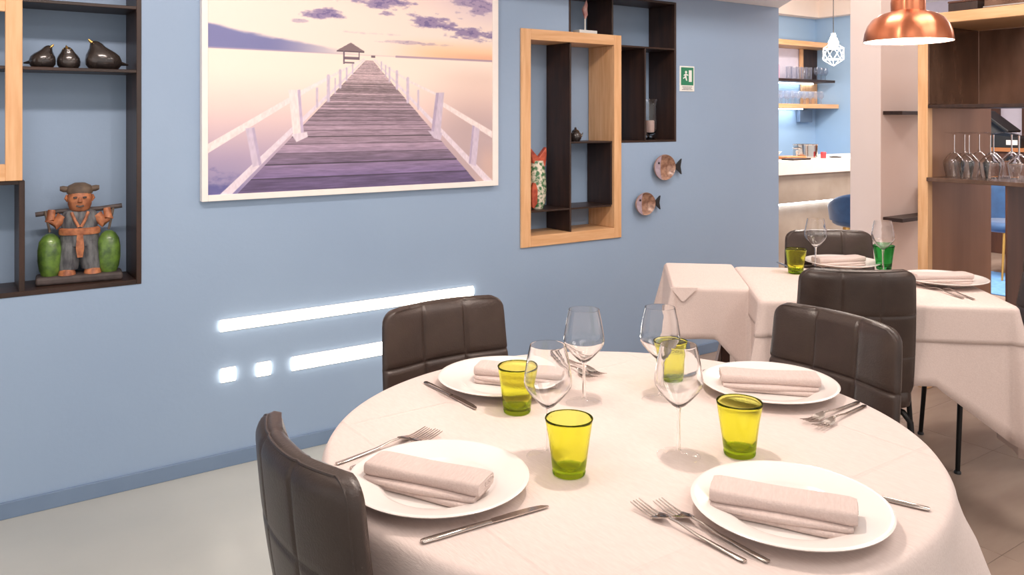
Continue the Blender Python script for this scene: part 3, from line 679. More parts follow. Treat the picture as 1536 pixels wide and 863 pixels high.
# ------------------------------------------------------------------ round table
TC = (1.165, 1.272); TR = .6; TZ = .7525
rt = empty('round_table', (TC[0], TC[1], 0)); tag(rt, 'round dining table hidden under a pale pink cloth', 'table')
MB().lathe([(0, .715), (.585, .715), (.597, .722), (.597, .744), (.590, .750), (0, .750)], 72).build('tabletop', 'brown', rt, True)
MB().lathe([(0, .02), (.04, .02), (.04, .70), (.16, .715), (0, .715)], 24).build('column', 'leg', rt, True)
MB().lathe([(0, 0), (.25, 0), (.25, .012), (.05, .03), (0, .03)], 40).build('base', 'leg', rt, True)
def round_cloth():
    mb = MB(); NA = 288; S = .815
    radii = [.06 + k * .045 for k in range(12)] + [.585, .593]
    rings = []
    for r in radii: rings.append([(r * math.cos(2 * math.pi * k / NA), r * math.sin(2 * math.pi * k / NA), .7515) for k in range(NA)])
    for q in (0, .02, .05, .1, .17, .25, .34, .44, .55, .66, .77, .88, 1.0):
        ring = []
        for k in range(NA):
            a = 2 * math.pi * k / NA
            b_ = a + R(15); L = min(S / max(1e-6, abs(math.cos(b_))), S / max(1e-6, abs(math.sin(b_)))); L = min(L, 1.10)
            d = L - TR; s = q * d
            c4 = (b_ - R(45)) % R(90); c4 = min(c4, R(90) - c4)          # angle from the nearest corner of the square cloth
            cor = math.exp(-(c4 / R(7)) ** 2) - .6 * math.exp(-((c4 - R(15)) / R(7)) ** 2)
            wav = .45 * math.sin(9 * a + 1.1) + .35 * math.sin(17 * a + .4) * math.exp(-((c4 - R(40)) / R(22)) ** 2)
            flare = s * (.10 + .34 * cor * min(1, s / .08) + .13 * wav * min(1, s / .1))
            rr = .600 + .006 * min(1, s / .01) + max(flare, -.004 * 0 + .0)
            ring.append((rr * math.cos(a), rr * math.sin(a), .7490 - .006 * min(1, s / .006) - max(0, s - .006) * .985))
        rings.append(ring)
    n = NA
    mb.loft(rings, caps=False); c = len(mb.v); mb.v.append((0, 0, .7515))
    mb.f += [(c, k, (k + 1) % n) for k in range(n)]
    o = mb.build('round_tablecloth', 'linen', None, True, loc=(TC[0], TC[1], 0), ang=75)
    sd = o.modifiers.new('solid', 'SOLIDIFY'); sd.thickness = .0012; sd.offset = 1
    return tag(o, 'pale pink linen cloth draped over the round table', 'tablecloth')
round_cloth()

# ------------------------------------------------------------------ tableware
def make_plate(): 
    return MB().lathe([(0, .002), (.085, .0), (.090, .003), (.104, .008), (.125, .014), (.150, .0215), (.157, .0235), (.1585, .0255), (.156, .0268), (.150, .0258), (.125, .0195), (.106, .0150), (.100, .0125), (.094, .0072), (.085, .0058), (0, .0055)], 72)
plate0 = make_plate().build('dinner_plate', 'china', None, True, ang=50)
def place(src, used, loc, rz, label, group, cat):
    o = src if not used else None
    if o is None: o = dup(src, loc, rz, label, group)
    else: o.location = loc; o.rotation_euler = (0, 0, rz); 
    return tag(o, label, cat, group)
for i, (x, y, l) in enumerate(((1.142, .848, 'white plate at front right of round table nearest the camera'), (.722, 1.262, 'white plate on the left of round table before the near chair'),
                               (1.132, 1.664, 'white plate at the back left of round table behind the tumbler'), (1.624, 1.264, 'white plate on the right of round table before the creased chair'))):
    place(plate0, i > 0, (x, y, TZ), 0, l, 'white dinner plates', 'plate')
t2z = .7575
px_, py_ = 3.222, 1.685
place(plate0, True, (px_, py_, t2z), 0, 'white plate at the right end of the square table', 'white dinner plates', 'plate')
place(plate0, True, (3.235, 2.135, t2z), 0, 'white plate mostly hidden at far side of the square table', 'white dinner plates', 'plate')

def make_napkin():
    mb = MB(); N = 22; L = .112
    def sect(p, x): return [(x, a, b) for a, b in p]
    def slab(y0, y1, z0, z1, r=.005, n=5):
        pts = []
        for cx, cz, a0 in ((y1 - r, z0 + r, -90), (y1 - r, z1 - r, 0), (y0 + r, z1 - r, 90), (y0 + r, z0 + r, 180)):
            pts += [(cx + r * math.cos(R(a0 + 90 * k / n)), cz + r * math.sin(R(a0 + 90 * k / n))) for k in range(n + 1)]
        return pts
    for (y0, y1, z0, z1, x0, x1, sag) in ((-.044, .036, .0, .0095, -.108, .100, .002), (-.043, .036, .0085, .0175, -.110, .106, .003), (-.032, .039, .016, .0385, -.112, .112, .004)):
        rings = []
        for k in range(N + 1):
            t = k / N; x = x0 + (x1 - x0) * t
            wob = .0035 * math.sin(5.2 * t + z0 * 300) + .004 * math.cos(math.pi * t)
            dz = sag * math.cos(math.pi * (t - .5)) ** 2 * (-1 if z0 > .01 else 0)
            sq_ = 1 - .10 * math.exp(-(min(t, 1 - t) / .03) ** 2)
            yc, zc = (y0 + y1) / 2, (z0 + z1) / 2
            rings.append([(x, yc + (a - yc) * sq_ + wob, max(.0, zc + (b - zc) * sq_ + dz * (1 if b > zc else .4))) for a, b in slab(y0, y1, z0, z1, min(.0085, (z1 - z0) * .46))])
        mb.loft(rings)
    # rolled hem spirals seen at the ends of the top fold
    return mb
nap0 = make_napkin().build('folded_napkin', 'napkin', None, True, ang=50)
for s in (-1, 1):
    sp = MB()
    path = [(s * .1125, .006 + (.022 - .0016 * k) * math.cos(k * .62), .0275 + (.0085 - .0006 * k) * math.sin(k * .62)) for k in range(13)]
    sp.tube(path, .0009, 5)
    sp.build('rolled_hem', 'napkin', nap0, True)
PT = TZ + .0062
for i, (x, y, z, a, l) in enumerate(((1.120, .846, PT, -56, 'folded linen napkin on the front right plate'), (.700, 1.262, PT, -57, 'folded linen napkin on the left plate by the near chair'),
                                     (1.626, 1.266, PT, -43, 'folded linen napkin on the plate at the right of round table'), (1.168, 1.640, PT, -50, 'folded napkin on the back plate, mostly behind the tumbler'),
                                     (3.205, 1.685, t2z + .0062, -30, 'folded napkin on the plate at right end of square table'), (3.22, 2.14, t2z + .0062, -20, 'folded napkin on the far plate of the square table'))):
    place(nap0, i > 0, (x, y, z), R(a), l, 'folded linen napkins', 'napkin')

def make_fork():
    e = empty('fork', (0, 0, 0))
    prof = [(-.110, .0045, .0016, .0030), (-.108, .0055, .0018, .0032), (-.08, .0052, .0019, .0036), (-.02, .0036, .0018, .0060), (.015, .0026, .0020, .0105), (.035, .0027, .0020, .0110)]
    h = MB().loft([[(w * math.cos(2 * math.pi * k / 10), y, z + t * math.sin(2 * math.pi * k / 10)) for k in range(10)] for y, w, t, z in prof])
    h.build('handle', 'cutlery', e, True, ang=60)
    def zc(y): s = (y - .035) / .075; return .0110 - .0085 * math.sin(min(1, s / .55) * math.pi / 2) + .016 * max(0, s - .35) ** 1.4
    hd = MB(); rows_ = [(.033, .0028), (.042, .0075), (.050, .0112), (.058, .0122), (.066, .0124)]
    hd.loft([[(-w, y, zc(y) + .0010), (0, y, zc(y) - .0012), (w, y, zc(y) + .0010), (w, y, zc(y) + .0022), (0, y, zc(y)), (-w, y, zc(y) + .0022)] for y, w in rows_])
    hd.build('head', 'cutlery', e, True, ang=50)
    for k in range(4):
        x = -.0103 + k * .00687; t = MB()
        t.loft([[(x - w, y, zc(y)), (x + w, y, zc(y)), (x + w, y, zc(y) + .0013), (x - w, y, zc(y) + .0013)] for y, w in ((.064, .0019), (.08, .0014), (.095, .0013), (.107, .0010), (.111, .0005))])
        t.build('tine', 'cutlery', e, True, ang=50)
    return e
def make_knife():
    e = empty('table_knife', (0, 0, 0))
    prof = [(-.116, .0045, .0018), (-.113, .0068, .0024), (-.09, .0074, .0030), (-.04, .0060, .0034), (.0, .0048, .0034), (.006, .0058, .0026)]
    MB().loft([[(w * math.cos(2 * math.pi * k / 12), y, .0036 + t * math.sin(2 * math.pi * k / 12)) for k in range(12)] for y, w, t in prof]).build('handle', 'cutlery', e, True, ang=60)
    bl = [(.004, -.0050, .0040), (.012, -.0085, .0055), (.05, -.0098, .0058), (.085, -.0090, .0058), (.105, -.0055, .0056), (.114, .0005, .0048)]
    MB().loft([[(a, y, .0032), (b, y, .0030), (b, y, .0050), (a, y, .0040)] for y, a, b in bl]).build('blade', 'cutlery', e, True, ang=30)
    return e
fork0 = make_fork(); knife0 = make_knife()
forks = [(.962, .905, TZ, 3, 'steel fork left of front right plate, outer one'), (.992, .885, TZ, 1.5, 'steel fork left of front right plate, touching the plate side'),
         (.735, 1.448, TZ, -77, 'steel fork behind the left plate, inner one'), (.722, 1.476, TZ, -80, 'steel fork behind the left plate, farther from the plate'),
         (1.348, 1.665, TZ, 170, 'steel fork beside the back plate behind the wine glass'), (1.378, 1.672, TZ, 173, 'steel fork beside the back plate, farther right'),
         (1.614, 1.088, TZ, 94, 'steel fork before the right plate, nearer to the plate'), (1.606, 1.060, TZ, 97, 'steel fork before the right plate, nearer to camera'),
         (3.055, 1.60, t2z, -26, 'steel fork on the square table before its plate'), (3.075, 1.565, t2z, -30, 'steel fork on the square table nearest the cloth edge')]
for i, (x, y, z, a, l) in enumerate(forks): place(fork0, i > 0, (x, y, z), R(a), l, 'steel forks', 'fork')
knives = [(.722, 1.106, TZ, -94, 'steel knife in front of the left plate'), (1.303, .834, TZ, 22, 'steel knife right of front right plate, handle showing'),
          (.984, 1.668, TZ, 181, 'steel knife left of the back plate on round table'), (1.60, 1.452, TZ, 92, 'steel knife behind the right plate of round table'),
          (3.02, 2.250, t2z, 150, 'dark-looking knife at left of far plate on square table')]
for i, (x, y, z, a, l) in enumerate(knives): place(knife0, i > 0, (x, y, z), R(a), l, 'steel table knives', 'knife')

def make_wine_glass(name='wine_glass'):
    e = empty(name, (0, 0, 0))
    MB().lathe([(0, .0), (.040, .0), (.0415, .0012), (.040, .0022), (.022, .0042), (.008, .0075), (.0042, .012), (0, .012)], 40).build('foot', 'foot_glass', e, True, ang=50)
    MB().lathe([(.0042, .0115), (.0034, .03), (.0032, .07), (.0040, .088), (.0062, .094)], 16).build('stem', 'wine_glass', e, True)
    MB().lathe([(0, .0925), (.0062, .0935), (.014, .099), (.026, .111), (.039, .126), (.0455, .137), (.0468, .145), (.0455, .158), (.041, .185), (.0352, .212), (.0346, .2145),
                (.0336, .2145), (.0340, .212), (.0398, .185), (.0443, .158), (.0456, .145), (.0443, .1375), (.038, .1275), (.025, .113), (.013, .102), (.005, .0975), (0, .0972)], 48).build('bowl', 'wine_glass', e, True, ang=60)
    return e
wg0 = make_wine_glass()
for i, (x, y, z, l) in enumerate(((1.171, 1.122, TZ, 'wine glass at the middle front of the round table'), (.963, 1.263, TZ, 'wine glass behind the foremost green tumbler'),
                                  (1.210, 1.452, TZ, 'wine glass standing tall before the bare blue wall'), (1.368, 1.369, TZ, 'wine glass in front of the farthest green tumbler'),
                                  (3.092, 2.165, t2z, 'wine glass on square table beside yellow-green tumbler'), (3.262, 1.960, t2z, 'wine glass on square table before the emerald tumbler'))):
    place(wg0, i > 0, (x, y, z), i * .7, l, 'wine glasses on the tables', 'wine glass')

def make_tumbler(gm, bm, rmm):
    e = empty('glass_tumbler', (0, 0, 0))
    def wob(mb, amp):
        out = []
        for x, y, z in mb.v:
            a = math.atan2(y, x); f = 1 + amp * math.sin(2 * a + z * 30) * (z / .1) + amp * .8 * math.sin(3 * a - z * 55)
            out.append((x * f, y * f, z))
        mb.v = out; return mb
    wob(MB().lathe([(.0300, .010), (.0312, .014), (.0335, .035), (.0375, .065), (.0425, .097), (.0435, .1005), (.0425, .1025), (.0412, .1015), (.0402, .096), (.0352, .064), (.0312, .035), (.0282, .017), (.020, .0125), (0, .012)], 40), .012).build('wall', gm, e, True, ang=60)
    wob(MB().lathe([(0, 0), (.026, 0), (.0295, .002), (.0305, .006), (.0300, .010), (0, .011)], 40), .012).build('thick_base', bm, e, True, ang=60)
    rm = MB(); rm.tube([(.0425 * math.cos(2 * math.pi * k / 40), .0425 * math.sin(2 * math.pi * k / 40), 0) for k in range(41)], .0011, 6)
    rm.v = [(x * (1 + .012 * math.sin(2 * math.atan2(y, x) + 3.06)), y * (1 + .012 * math.sin(2 * math.atan2(y, x) + 3.06)), z + .1022) for x, y, z in rm.v]
    rm.build('rim', rmm, e, True)
    return e
tum0 = make_tumbler('green_glass', 'green_base', 'lime_rim')
for i, (x, y, z, l) in enumerate(((.948, 1.180, TZ, 'yellow-green tumbler in the front, nearest to the left plate'), (1.053, 1.494, TZ, 'yellow-green tumbler before the back plate at left'),
                                  (1.273, 1.060, TZ, 'yellow-green tumbler just behind the front right plate'), (1.476, 1.440, TZ, 'yellow-green tumbler seen through the wine glasses at the back'),
                                  (2.935, 2.150, t2z, 'yellow-green tumbler on the square table'))):
    place(tum0, i > 0, (x, y, z), i * 1.3, l, 'yellow-green tumblers', 'tumbler')
tumE = make_tumbler('emerald_glass', 'emerald_glass', 'emerald_glass'); tag(tumE, 'emerald green tumbler on the square table', 'tumbler'); tumE.location = (3.318, 1.990, t2z)

# ------------------------------------------------------------------ square table by the bar and its small side table
def rect_cloth(name, hx, hy, rc, drop, flare, z, m, label, loc, rz, off=0., wavk=7, tail=None, crease=0):
    per = []; nc = 8; ns = 36
    cs = [(hx - rc, hy - rc, 0), (-hx + rc, hy - rc, 90), (-hx + rc, -hy + rc, 180), (hx - rc, -hy + rc, 270)]
    for i, (cx, cy, a0) in enumerate(cs):
        for k in range(nc + 1):
            a = R(a0 + 90 * k / nc); per.append(((cx + rc * math.cos(a), cy + rc * math.sin(a)), (math.cos(a), math.sin(a)), 1 - abs(k / nc - .5) * 2))
        nx_, ny_, b0 = cs[(i + 1) % 4]; a = R(a0 + 90)
        p, q = per[-1][0], (nx_ + rc * math.cos(a), ny_ + rc * math.sin(a))
        for k in range(1, ns): t = k / ns; per.append(((p[0] + (q[0] - p[0]) * t, p[1] + (q[1] - p[1]) * t), (math.cos(a), math.sin(a)), 0))
    rings = [[(p[0] * .96, p[1] * .96, z) for p, n, c in per], [(p[0] * .985 , p[1] * .985, z) for p, n, c in per]]
    N = len(per)
    for q in (0, .015, .04, .08, .15, .25, .37, .5, .63, .76, .88, 1.):
        ring = []
        for i, (p, n, c) in enumerate(per):
            d = drop(p, n, c); s = q * d
            w = math.sin(i * wavk * 2 * math.pi / N + 1) * .5 + math.sin(i * wavk * 4.6 * math.pi / N) * .3
            o = off + .006 * min(1, s / .008) + s * (flare + flare * 1.1 * w + .28 * c)
            ring.append((p[0] + n[0] * o, p[1] + n[1] * o, z - .003 - .005 * min(1, s / .006) - max(0, s - .006)))
        rings.append(ring)
    mb = MB(); mb.loft(rings, caps=False); mb.f.append(tuple(range(N)))
    o = mb.build(name, m, None, True, loc=loc, rz=rz, ang=70)
    sd = o.modifiers.new('solid', 'SOLIDIFY'); sd.thickness = .0012; sd.offset = 1
    return tag(o, label, 'tablecloth')
MC = T2(.42, .33)
sqt = empty('square_table', (MC[0], MC[1], 0), T2A); tag(sqt, 'rectangular dining table under layered cloths beside the bar', 'table')
bx(-.415, .415, -.325, .325, .722, .7495).build('tabletop', 'brown', sqt, bevel=.003)
MB().lathe([(0, .02), (.03, .02), (.03, .70), (.14, .722), (0, .722)], 20, (0, .075, 0)).build('column', 'leg', sqt, True)
bx(-.15, .15, -.02, .17, 0, .02).build('base', 'leg', sqt, bevel=.004)
def drop_under(p, n, c):
    d = .40 + .20 * c
    if n[1] < -.9: d = .272 if -.27 < p[0] < .17 else (.285 + .75 * (p[0] - .17) if p[0] > 0 else .43)
    if n[1] > .9: d = .25 if -.30 < p[0] < .25 else .30
    if n[0] > .9: d = .255 if p[1] > -.12 else .52
    if n[0] < -.9: d = .43 if p[1] < -.12 else .05
    return d
rect_cloth('under_tablecloth', .42, .33, .018, drop_under, .035, .7510, 'linen_plain', 'long pale undercloth hanging low at the right of square table', (MC[0], MC[1], 0), T2A, 0, 6)
def drop_over(p, n, c):
    if n[0] < -.9: return .10 if p[1] < -.12 else .02
    return .125
rect_cloth('top_tablecloth', .42, .33, .018, drop_over, .02, .7555, 'linen_plain', 'short pale topcloth with a straight hem on the square table', (MC[0], MC[1], 0), T2A, .010, 5)
SC = T2(-.158, .485)
sdt = empty('side_table', (SC[0], SC[1], 0), T2A); tag(sdt, 'small side table under a cloth at left of square table', 'table')
bx(-.140, .140, -.260, .260, .722, .7485).build('tabletop', 'brown', sdt, bevel=.003)
for sx in (-1, 1):
    for sy in (-1, 1): MB().loft([[(sx * .115 + a * w, sy * .235 + b * w, z) for a, b in ((-1, -1), (1, -1), (1, 1), (-1, 1))] for z, w in ((0, .014), (.722, .02))]).build('leg', 'brown', sdt, bevel=.002)
def drop_side(p, n, c):
    if n[0] > .9: return .03
    d = .195
    if n[1] < -.9 and p[0] > .02: d += (p[0] - .02) * 1.1
    if n[1] < 0 and n[0] > .05 and c > 0: d = .33
    return d + .05 * c * (n[0] < 0)
rect_cloth('side_tablecloth', .145, .265, .012, drop_side, .05, .7495, 'linen_plain', 'pale cloth with a hanging corner on the small side table', (SC[0], SC[1], 0), T2A, 0, 4)
# folded-over corner of the small topcloth on the side table
flap = MB(); 
tri = [(-.150, -.278), (-.055, -.2785)]
flap.loft([[(-.155, -.283, .7500), (-.050, -.283, .7500), (-.050, -.2810, .7500), (-.155, -.2810, .7500)], [(-.113, -.292, .70), (-.103, -.292, .70), (-.103, -.2895, .70), (-.113, -.2895, .70)]])
fo = flap.build('cloth_corner', 'linen_plain', None, False, loc=(SC[0], SC[1], 0), rz=T2A); tag(fo, 'small triangular cloth corner hanging over the side table edge', 'cloth')

# ------------------------------------------------------------------ pendant lamps
def pendant(x, y, zr, top, power, label):
    e = empty('pendant_lamp', (x, y, zr)); tag(e, label, 'lamp', 'copper pendant lamps')
    outer = [(.1605, 0), (.1600, .012), (.156, .035), (.146, .062), (.128, .087), (.102, .105), (.066, .116), (.062, .118), (.0625, .150), (.060, .168), (.044, .180), (.012, .184), (.010, .200), (0, .200)]
    inner = [(.1590, .0008), (.1582, .012), (.154, .034), (.144, .060), (.126, .085), (.100, .103), (.064, .114), (0, .114)]
    sh = MB().lathe(outer, 64).build('shade', 'copper', e, True, ang=30)
    MB().lathe(inner, 64).build('shade_lining', 'lamp_white', sh, True, ang=50)
    MB().lathe([(.0, .052), (.012, .055), (.022, .066), (.024, .078), (.020, .092), (.013, .104), (.013, .112), (0, .112)], 24).build('bulb', 'bulb', e, True)
    MB().tube([(0, 0, .20), (0, 0, top - zr)], .0035, 8).build('cord', 'cord', e, True)
    MB().lathe([(0, 0), (.05, 0), (.05, -.02), (.01, -.03), (0, -.03)], 24, (0, 0, top - zr)).build('ceiling_rose', 'copper', e, True)
    l = bpy.data.lights.new('pendant_light', 'POINT'); l.energy = power; l.shadow_soft_size = .03; l.color = (1, .88, .80)
    lo = bpy.data.objects.new('pendant_light', l); COL.objects.link(lo); lo.parent = e; lo.location = (0, 0, .018)
    return e
pendant(1.165, 1.272, 1.70, 2.9, 20, 'copper pendant lamp hanging over the round table')
pendant(3.086, 1.751, 1.70, 2.9, 12, 'brushed copper pendant lamp hanging over the square table')

# ------------------------------------------------------------------ tall shelf unit on the right
un = empty('room_divider', (4.207, 1.4, 0)); tag(un, 'tall open shelf divider with oak frame and dark metal panels', 'shelf')
XS = 4.207
def up(n, b, m, bev=.0015):
    o = bx(*b).build(n, m, un, bevel=bev, seg=1); o.matrix_parent_inverse = Matrix.Translation(-un.location); return o
up('post', (XS, XS + .05, 2.283, 2.336, 0, 1.943), 'oak', .003); up('post', (XS, XS + .05, .30, .35, 0, 1.943), 'oak', .003)
up('top_rail', (XS, XS + .05, .35, 2.283, 1.888, 1.943), 'oak_y', .003)
up('top_board', (XS + .05, 4.89, .30, 2.336, 1.888, 1.938), 'oak_y', .003)
up('end_panel', (XS + .006, 4.883, 2.284, 2.292, 0, 1.887), 'bronze')
up('metal_end_panel', (XS + .005, 4.724, 2.276, 2.2835, 1.476, 1.886), 'steel_dark')
up('metal_back_panel', (4.725, 4.733, .352, 2.2755, 1.476, 1.886), 'steel_dark')
up('metal_shelf', (XS + .002, 4.74, .352, 2.283, 1.456, 1.474), 'dark')
up('glass_shelf', (XS - .012, 4.80, .352, 2.283, 1.078, 1.098), 'steel_dark')
up('divider', (XS + .004, 4.86, 1.897, 1.906, 0, 1.077), 'brown')
# shelves fixed to the pillar
for z, nm in ((1.424, 'upper'), (.800, 'lower')):
    o = bx(4.575, 5.02, 2.63, 2.7495, z, z + .022).build('bracket_shelf', 'dark_h', bevel=.002)
    tag(o, '%s short dark shelf fixed to the pale pillar' % nm, 'shelf', 'dark shelves on the pillar')
o = bx(4.955, 5.01, 2.66, 2.745, .822, .98).build('dark_box', 'brown', bevel=.003); tag(o, 'dark upright box on the lower pillar shelf beside oak post', 'box')
# upside-down wine glasses on the divider shelf
inv0 = make_wine_glass('upturned_glass'); 
gp_ = [(4.34, 2.215, 'upturned wine glass on the divider shelf nearest the oak post'), (4.45, 2.217, 'upturned wine glass on divider shelf, second from the oak post'), (4.56, 2.195, 'upturned wine glass on divider shelf, third from the oak post'),
       (4.34, 2.035, 'upturned wine glass on divider shelf, fourth from the oak post'), (4.33, 1.896, 'upturned wine glass at the right edge before the till'), (4.60, 2.05, 'upturned wine glass at the back of the divider shelf'), (4.47, 2.08, 'upturned wine glass in the middle of the divider shelf cluster'), (4.31, 2.125, 'upturned wine glass at the front edge of the divider shelf')]
for i, (x, y, l) in enumerate(gp_):
    o = place(inv0, i > 0, (x, y, 1.0985 + .2145 * 1.08), 0, l, 'upturned wine glasses on the divider', 'wine glass')
    o.rotation_euler = (R(180), 0, 0); o.scale = (1.08, 1.08, 1.08)
wb = empty('wooden_box', (4.33, 2.12, 1.9435)); tag(wb, 'dark wooden box lying on top of the divider', 'box')
bx(-.09, .20, -.072, .074, 0, .045).build('body', 'dark', wb, bevel=.003); bx(-.092, .202, -.074, .076, .045, .056).build('lid', 'brown', wb, bevel=.003)
mb_ = empty('metal_crate', (4.34, 1.86, 1.9435)); tag(mb_, 'silvery metal crate on top of the divider at right edge', 'crate')
bx(-.085, .18, -.165, .165, 0, .12).build('body', 'steel_dark', mb_, bevel=.004)
for z in (.006, .108): bx(-.089, .184, -.169, .169, z, z + .008).build('rim', 'chrome', mb_, bevel=.002)

# ------------------------------------------------------------------ bar
BY = 4.288
bc = empty('bar_counter', (6.2, BY, 0)); tag(bc, 'pale bar counter with a glowing light line along its front', 'counter')
def bp_(root, n, b, m, bev=.002):
    o = bx(*b).build(n, m, root, bevel=bev, seg=1); o.matrix_parent_inverse = Matrix.Translation(-root.location); return o
bp_(bc, 'worktop', (4.85, 8.0, BY, BY + .62, .935, 1.052), 'counter_white', .004)
bp_(bc, 'front_panel', (4.87, 7.98, BY + .02, BY + .06, .70, .934), 'concrete'); bp_(bc, 'light_strip', (4.87, 7.98, BY + .022, BY + .045, .688, .7005), 'led_bar', 0)
bp_(bc, 'lower_panel', (4.87, 7.98, BY + .05, BY + .09, 0, .70), 'concrete')
# back shelving
bs = empty('bar_shelf', (7.6, 5.75, 1.5)); tag(bs, 'oak bar shelving on the blue wall full of glasses', 'shelf')
bp_(bs, 'oak_top', (6.8, 8.40, 5.60, 5.89, 2.195, 2.252), 'oak_h'); bp_(bs, 'oak_shelf', (6.8, 8.40, 5.58, 5.89, 1.515, 1.562), 'oak_h'); bp_(bs, 'dark_shelf', (6.8, 8.36, 5.60, 5.89, 1.806, 1.834), 'dark_h')
bp_(bs, 'back_panel', (6.8, 7.62, 5.86, 5.89, 1.835, 2.194), 'dark'); bp_(bs, 'back_panel', (8.10, 8.40, 5.86, 5.89, 1.835, 2.194), 'dark')
bp_(bs, 'mirror_panel', (7.63, 8.09, 5.875, 5.89, 1.835, 2.194), 'lavender'); bp_(bs, 'oak_divider', (8.06, 8.10, 5.83, 5.859, 1.835, 2.194), 'oak'); bp_(bs, 'oak_back', (8.12, 8.40, 5.86, 5.89, 1.563, 1.805), 'oak')
bp_(bs, 'light_strip', (6.9, 8.02, 5.78, 5.84, 1.503, 1.514), 'led_bar', 0)
bp_(bs, 'shelf_light', (6.9, 8.30, 5.84, 5.86, 1.795, 1.806), 'led_bar', 0)
bp_(bs, 'wall_box', (8.05, 8.28, 5.84, 5.89, 1.36, 1.50), 'base_blue')
bgl = MB().lathe([(0, 0), (.030, 0), (.030, .003), (.005, .006), (.0045, .05), (.022, .068), (.034, .09), (.033, .12), (.028, .145), (.027, .145), (.031, .12), (.032, .09), (.020, .072), (0, .066)], 16).build('bar_glass', 'bar_glass', None, True)
btl = MB().lathe([(0, 0), (.028, 0), (.031, .006), (.034, .14), (.033, .14), (.029, .008), (0, .006)], 16).build('bar_glass', 'bar_glass', None, True)
spots = [(7.40 + .105 * k, 5.70, 1.563, 0) for k in range(9)] + [(7.46 + .105 * k, 5.80, 1.563, 0) for k in range(8)] + [(7.66 + .09 * k, 5.70, 1.834, 1) for k in range(5)] + [(8.16 + .08 * k, 5.70, 1.834, 0) for k in range(3)]
c0 = c1_ = 0
for (x, y, z, k) in spots:
    row = ('lower oak bar shelf', 'upper dark bar shelf')[z > 1.7]
    src = btl if k else bgl; used = c1_ if k else c0
    l = ('clear straight glass in the row on the upper dark bar shelf' if k else 'clear stemmed glass at right end of the upper dark bar shelf' if z > 1.7 else
         'clear stemmed glass in the %s row on the lower oak bar shelf' % ('front' if y < 5.75 else 'back'))
    place(src, used > 0, (x, y, z), 0, l, l.replace('clear ', '').replace('glass ', 'glasses '), 'glass')
    if k: c1_ += 1
    else: c0 += 1
bo = empty('bottle', (7.44, 5.70, 1.834)); tag(bo, 'pink bottle with pale cap at left on upper bar shelf', 'bottle')
MB().lathe([(0, 0), (.036, 0), (.038, .01), (.038, .13), (.030, .155), (.014, .17), (.013, .20), (0, .20)], 20).build('body', mat('pink_glass', (214, 168, 196), .2, coat=.5), bo, True)
MB().lathe([(0, .20), (.018, .20), (.018, .245), (0, .245)], 16).build('cap', mat('pale_cap', (232, 206, 186), .4), bo, True)
pt = empty('cooking_pot', (6.36, 4.56, 1.052)); tag(pt, 'stainless steel pot standing on the bar counter', 'pot')
MB().lathe([(0, 0), (.095, 0), (.105, .01), (.105, .115), (.110, .118), (.110, .122), (.100, .122), (.098, .02), (0, .015)], 36).build('body', 'chrome', pt, True)
for s in (-1, 1): MB().tube([(s * .10, -.03, .085), (s * .135, -.028, .088), (s * .14, 0, .09), (s * .135, .028, .088), (s * .10, .03, .085)], .006, 8).build('handle', 'chrome', pt, True)
o = bx(-.17, .10, -.09, .09, 0, .022).build('cutting_board', 'wood_mid', None, bevel=.005, loc=(6.10, 4.52, 1.0525)); tag(o, 'wooden board lying on the bar counter beside the pot', 'cutting board')
o = bx(-.15, .09, -.06, .06, 0, .014).build('menu_folder', 'dark_h', None, bevel=.003, loc=(5.99, 4.36, 1.0525)); tag(o, 'thin dark folder at the front edge of the bar counter', 'folder')
o = MB().lathe([(0, 0), (.022, 0), (.024, .004), (.024, .05), (.020, .056), (0, .056)], 20).build('red_jar', mat('red_jar', (178, 60, 66), .35), None, True, loc=(6.395, 4.40, 1.0525)); tag(o, 'small red jar right of the steel pot on the bar', 'jar')
o = MB().lathe([(0, .0), (.03, 0), (.04, .02), (.075, .055), (.072, .056), (.036, .024), (0, .008)], 28).build('white_bowl', 'china', None, True, loc=(6.12, 4.72, 1.0525)); tag(o, 'white bowl at left behind the wooden board on the bar', 'bowl')
o = MB().lathe([(0, 0), (.05, 0), (.055, .008), (.02, .014), (0, .014)], 24).build('dark_saucer', 'black_plastic', None, True, loc=(6.60, 4.42, 1.0525)); tag(o, 'small dark saucer on the bar near the pillar', 'saucer')
# geometric wire pendant over the bar
gl = empty('wire_pendant', (6.677, 4.491, 2.043)); tag(gl, 'white geometric wire pendant with a glowing bulb above the bar', 'lamp')
bmt = bmesh.new(); bmesh.ops.create_icosphere(bmt, subdivisions=1, radius=.105)
cage = MB()
for ed in bmt.edges: cage.tube([ed.verts[0].co, ed.verts[1].co], .0026, 5)
cage.v = [(x, y, z * 1.05 - .055) for x, y, z in cage.v]; bmt.free()
cage.build('wire_cage', 'white_paint', gl, True)
MB().lathe([(0, -.02), (.028, -.005), (.044, .03), (.042, .06), (.022, .10), (.018, .13), (0, .13)], 20).build('bulb', 'bulb', gl, True)
MB().tube([(0, 0, .13), (0, 0, 2.9 - 2.043)], .004, 6).build('cord', 'cord', gl, True)
l = bpy.data.lights.new('wire_pendant_light', 'POINT'); l.energy = 30; l.shadow_soft_size = .05; l.color = (1, .88, .76)
lo = bpy.data.objects.new('wire_pendant_light', l); COL.objects.link(lo); lo.parent = gl; lo.location = (0, 0, -.055)

